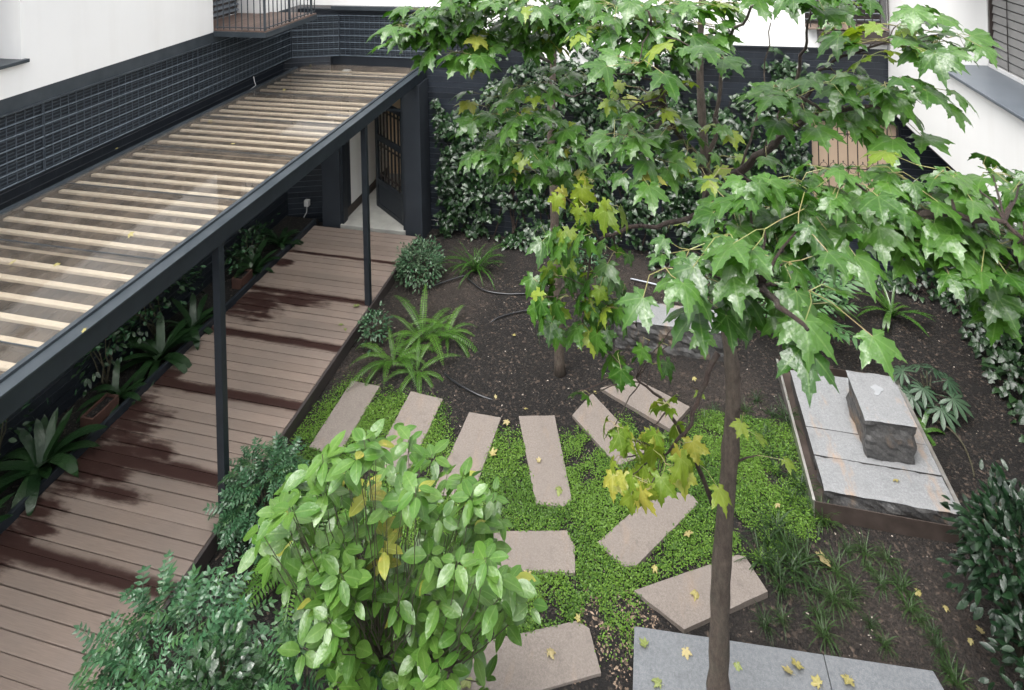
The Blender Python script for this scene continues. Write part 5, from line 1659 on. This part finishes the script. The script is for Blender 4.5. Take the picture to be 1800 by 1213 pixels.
tufts('grass tuft in the bare soil between basin and granite slab', [(1430, 1030), (1470, 1000), (1500, 1040), (1530, 1000), (1550, 1030), (1490, 970), (1520, 970), (1560, 985), (1585, 1030), (1440, 1080), (1345, 1100), (1375, 1085), (1450, 1120), (1530, 1100), (1555, 1130), (1600, 1070), (1640, 1110), (1650, 1140), (1670, 1180), (1680, 1200), (1620, 1090), (1490, 1060), (1465, 1055)], .165)
tufts('fine grass tuft under the near maple beside the farthest paver', [(1240, 740), (1225, 765), (1215, 800), (1240, 830), (1255, 720)], .13)

# irrigation hoses and a dry stalk
def hose(label, pts, r, mat, name='hose', cat='hose'):
    P = [Vector(p) for p in pts]
    out = []
    for i in range(len(P) - 1):
        p0, p1, p2, p3 = P[max(i - 1, 0)], P[i], P[i + 1], P[min(i + 2, len(P) - 1)]
        for k in range(6):
            s = k / 6
            out.append(0.5 * ((2 * p1) + (p2 - p0) * s + (2 * p0 - 5 * p1 + 4 * p2 - p3) * s * s + (3 * p1 - p0 - 3 * p2 + p3) * s ** 3))
    out.append(P[-1])
    solo(name, MB().tube(out, r, 8), mat, label, cat, smooth=True)
z0 = SOIL + 0.012
hose('black irrigation hose curving past the grass tuft', [(-3.62, 8.62, z0 - .05), (-3.47, 8.80, z0), (-3.02, 9.12, z0 + .03), (-2.92, 9.05, z0 + .01), (-2.65, 8.88, z0), (-2.3, 8.86, z0), (-1.96, 8.92, z0), (-1.6, 8.95, z0 - .06)], 0.011, MAT['rubber'])
hose('short black hose beside the rear tree', [(-2.42, 8.20, z0 - .04), (-2.3, 8.32, z0), (-2.1, 8.47, z0), (-1.85, 8.58, z0), (-1.6, 8.6, z0 - .05)], 0.009, MAT['rubber'])
hose('black hose curving from the fern to the pavers', [(-2.75, 7.3, z0 - .04), (-2.61, 7.17, z0), (-2.42, 7.07, z0 + .01), (-2.2, 7.0, z0), (-2.0, 6.99, z0 - .03)], 0.011, MAT['rubber'])
hose('thin grey pipe on the soil behind the stone bench', [(-0.5, 9.57, z0), (-0.2, 9.5, z0 + .01), (0.15, 9.43, z0)], 0.012, MAT['pipe'], 'pipe', 'pipe')
hose('grey metal pipe lying along the foot of the right wall', [(4.25, 10.15, -.05), (4.28, 9.8, -.05), (4.30, 9.3, -.05)], 0.035, MAT['pipe'], 'pipe', 'pipe')
hose('dry brown stalk lying on the soil beside the basin', [(2.86, 7.66, z0 + .02), (2.97, 7.5, z0 + .05), (3.03, 7.35, z0 + .03), (3.02, 7.15, z0), (2.98, 7.0, z0)], 0.008, MAT['stem'], 'dry_stalk', 'stalk')

# ================================================================= FALLEN LEAVES
FL = [maple_leaf(40 + i, dr_, as_, .5) for i, (dr_, as_) in enumerate(((.10, .2), (-.35, .5), (.35, -.6), (-.2, -.9), (.5, .9)))]
FLM = {k: [np_mesh('fallen_leaf', v, tr, MAT[k], e) for v, tr, e in FL] for k in ('fallen', 'fallengreen')}
def fallen(label, pts, z, mat='fallen', size=.055):
    for i, (x, y) in enumerate(sorted(pts)):
        q = G(x, y, z)
        o = tag(link('fallen_leaf', random.choice(FLM[mat]), None, (q.x, q.y, z + .012)), nth(label, i, len(pts)), 'leaf', 'fallen maple leaves')
        s = size * random.uniform(.8, 1.5)
        o.scale = (s, s, s)
        o.rotation_euler = (random.uniform(-.25, .25), random.uniform(-.25, .25), random.uniform(0, 6.3))
PT = SOIL + 0.025
fallen('green yellow fallen leaf near the end of the paver below the rear tree', [(982, 859)], PT, 'fallengreen', .06)
fallen('tiny pale leaf on the paver below the rear tree', [(949, 812)], PT, 'fallen', .03)
fallen('small yellow leaf at the end of the third paver', [(824, 864)], PT, 'fallen', .03)
fallen('brown yellow leaf on the large paver by the trunk', [(1224, 1043)], PT, 'fallen', .045)
fallen('yellow leaf on the reddish paver at the bottom', [(964, 1148)], PT, 'fallen', .05)
fallen('pale green leaf at the lower left of the reddish paver', [(822, 1196)], PT, 'fallengreen', .06)
fallen('yellow leaf at the top corner of the reddish paver', [(1018, 1090)], PT, 'fallen', .035)
fallen('pale yellow fallen leaf lying on the moss', [(928, 1010), (1152, 998), (1209, 938), (1368, 888), (915, 1032), (893, 742), (864, 800)], SOIL + .03, 'fallen', .05)
fallen('large pale leaf on the bare soil below the basin', [(1450, 985)], SOIL, 'fallen', .075)
fallen('yellow leaf on the soil right of the grass tufts', [(1614, 1040), (1660, 1068), (1708, 1128), (1727, 1112)], SOIL, 'fallen', .045)
fallen('pale fallen leaf on the wet granite slab', [(1205, 1145), (1400, 1168), (1493, 1196), (1390, 1185), (1440, 1205)], 0.10, 'fallen', .05)
fallen('green fallen leaf on the wet granite slab', [(1135, 1137), (1295, 1170), (1160, 1203)], 0.10, 'fallengreen', .06)
fallen('yellow fallen leaf on the pale granite plinth', [(1577, 845)], 0.052, 'fallen', .05)
fallen('fallen leaf lying on the glass of the canopy', [(150, 582), (100, 468), (370, 213), (228, 413), (410, 255), (500, 160), (547, 115), (20, 465), (205, 262)], 2.752, 'fallen', .035)
fallen('fallen leaf lying on the dark soil near the rear tree', [(905, 590), (1045, 690), (870, 700), (1220, 665), (925, 720)], SOIL, 'fallen', .032)
fallen('bright green leaf on the deck near the far post', [(598, 572), (606, 579), (627, 538)], 0.004, 'fallengreen', .05)
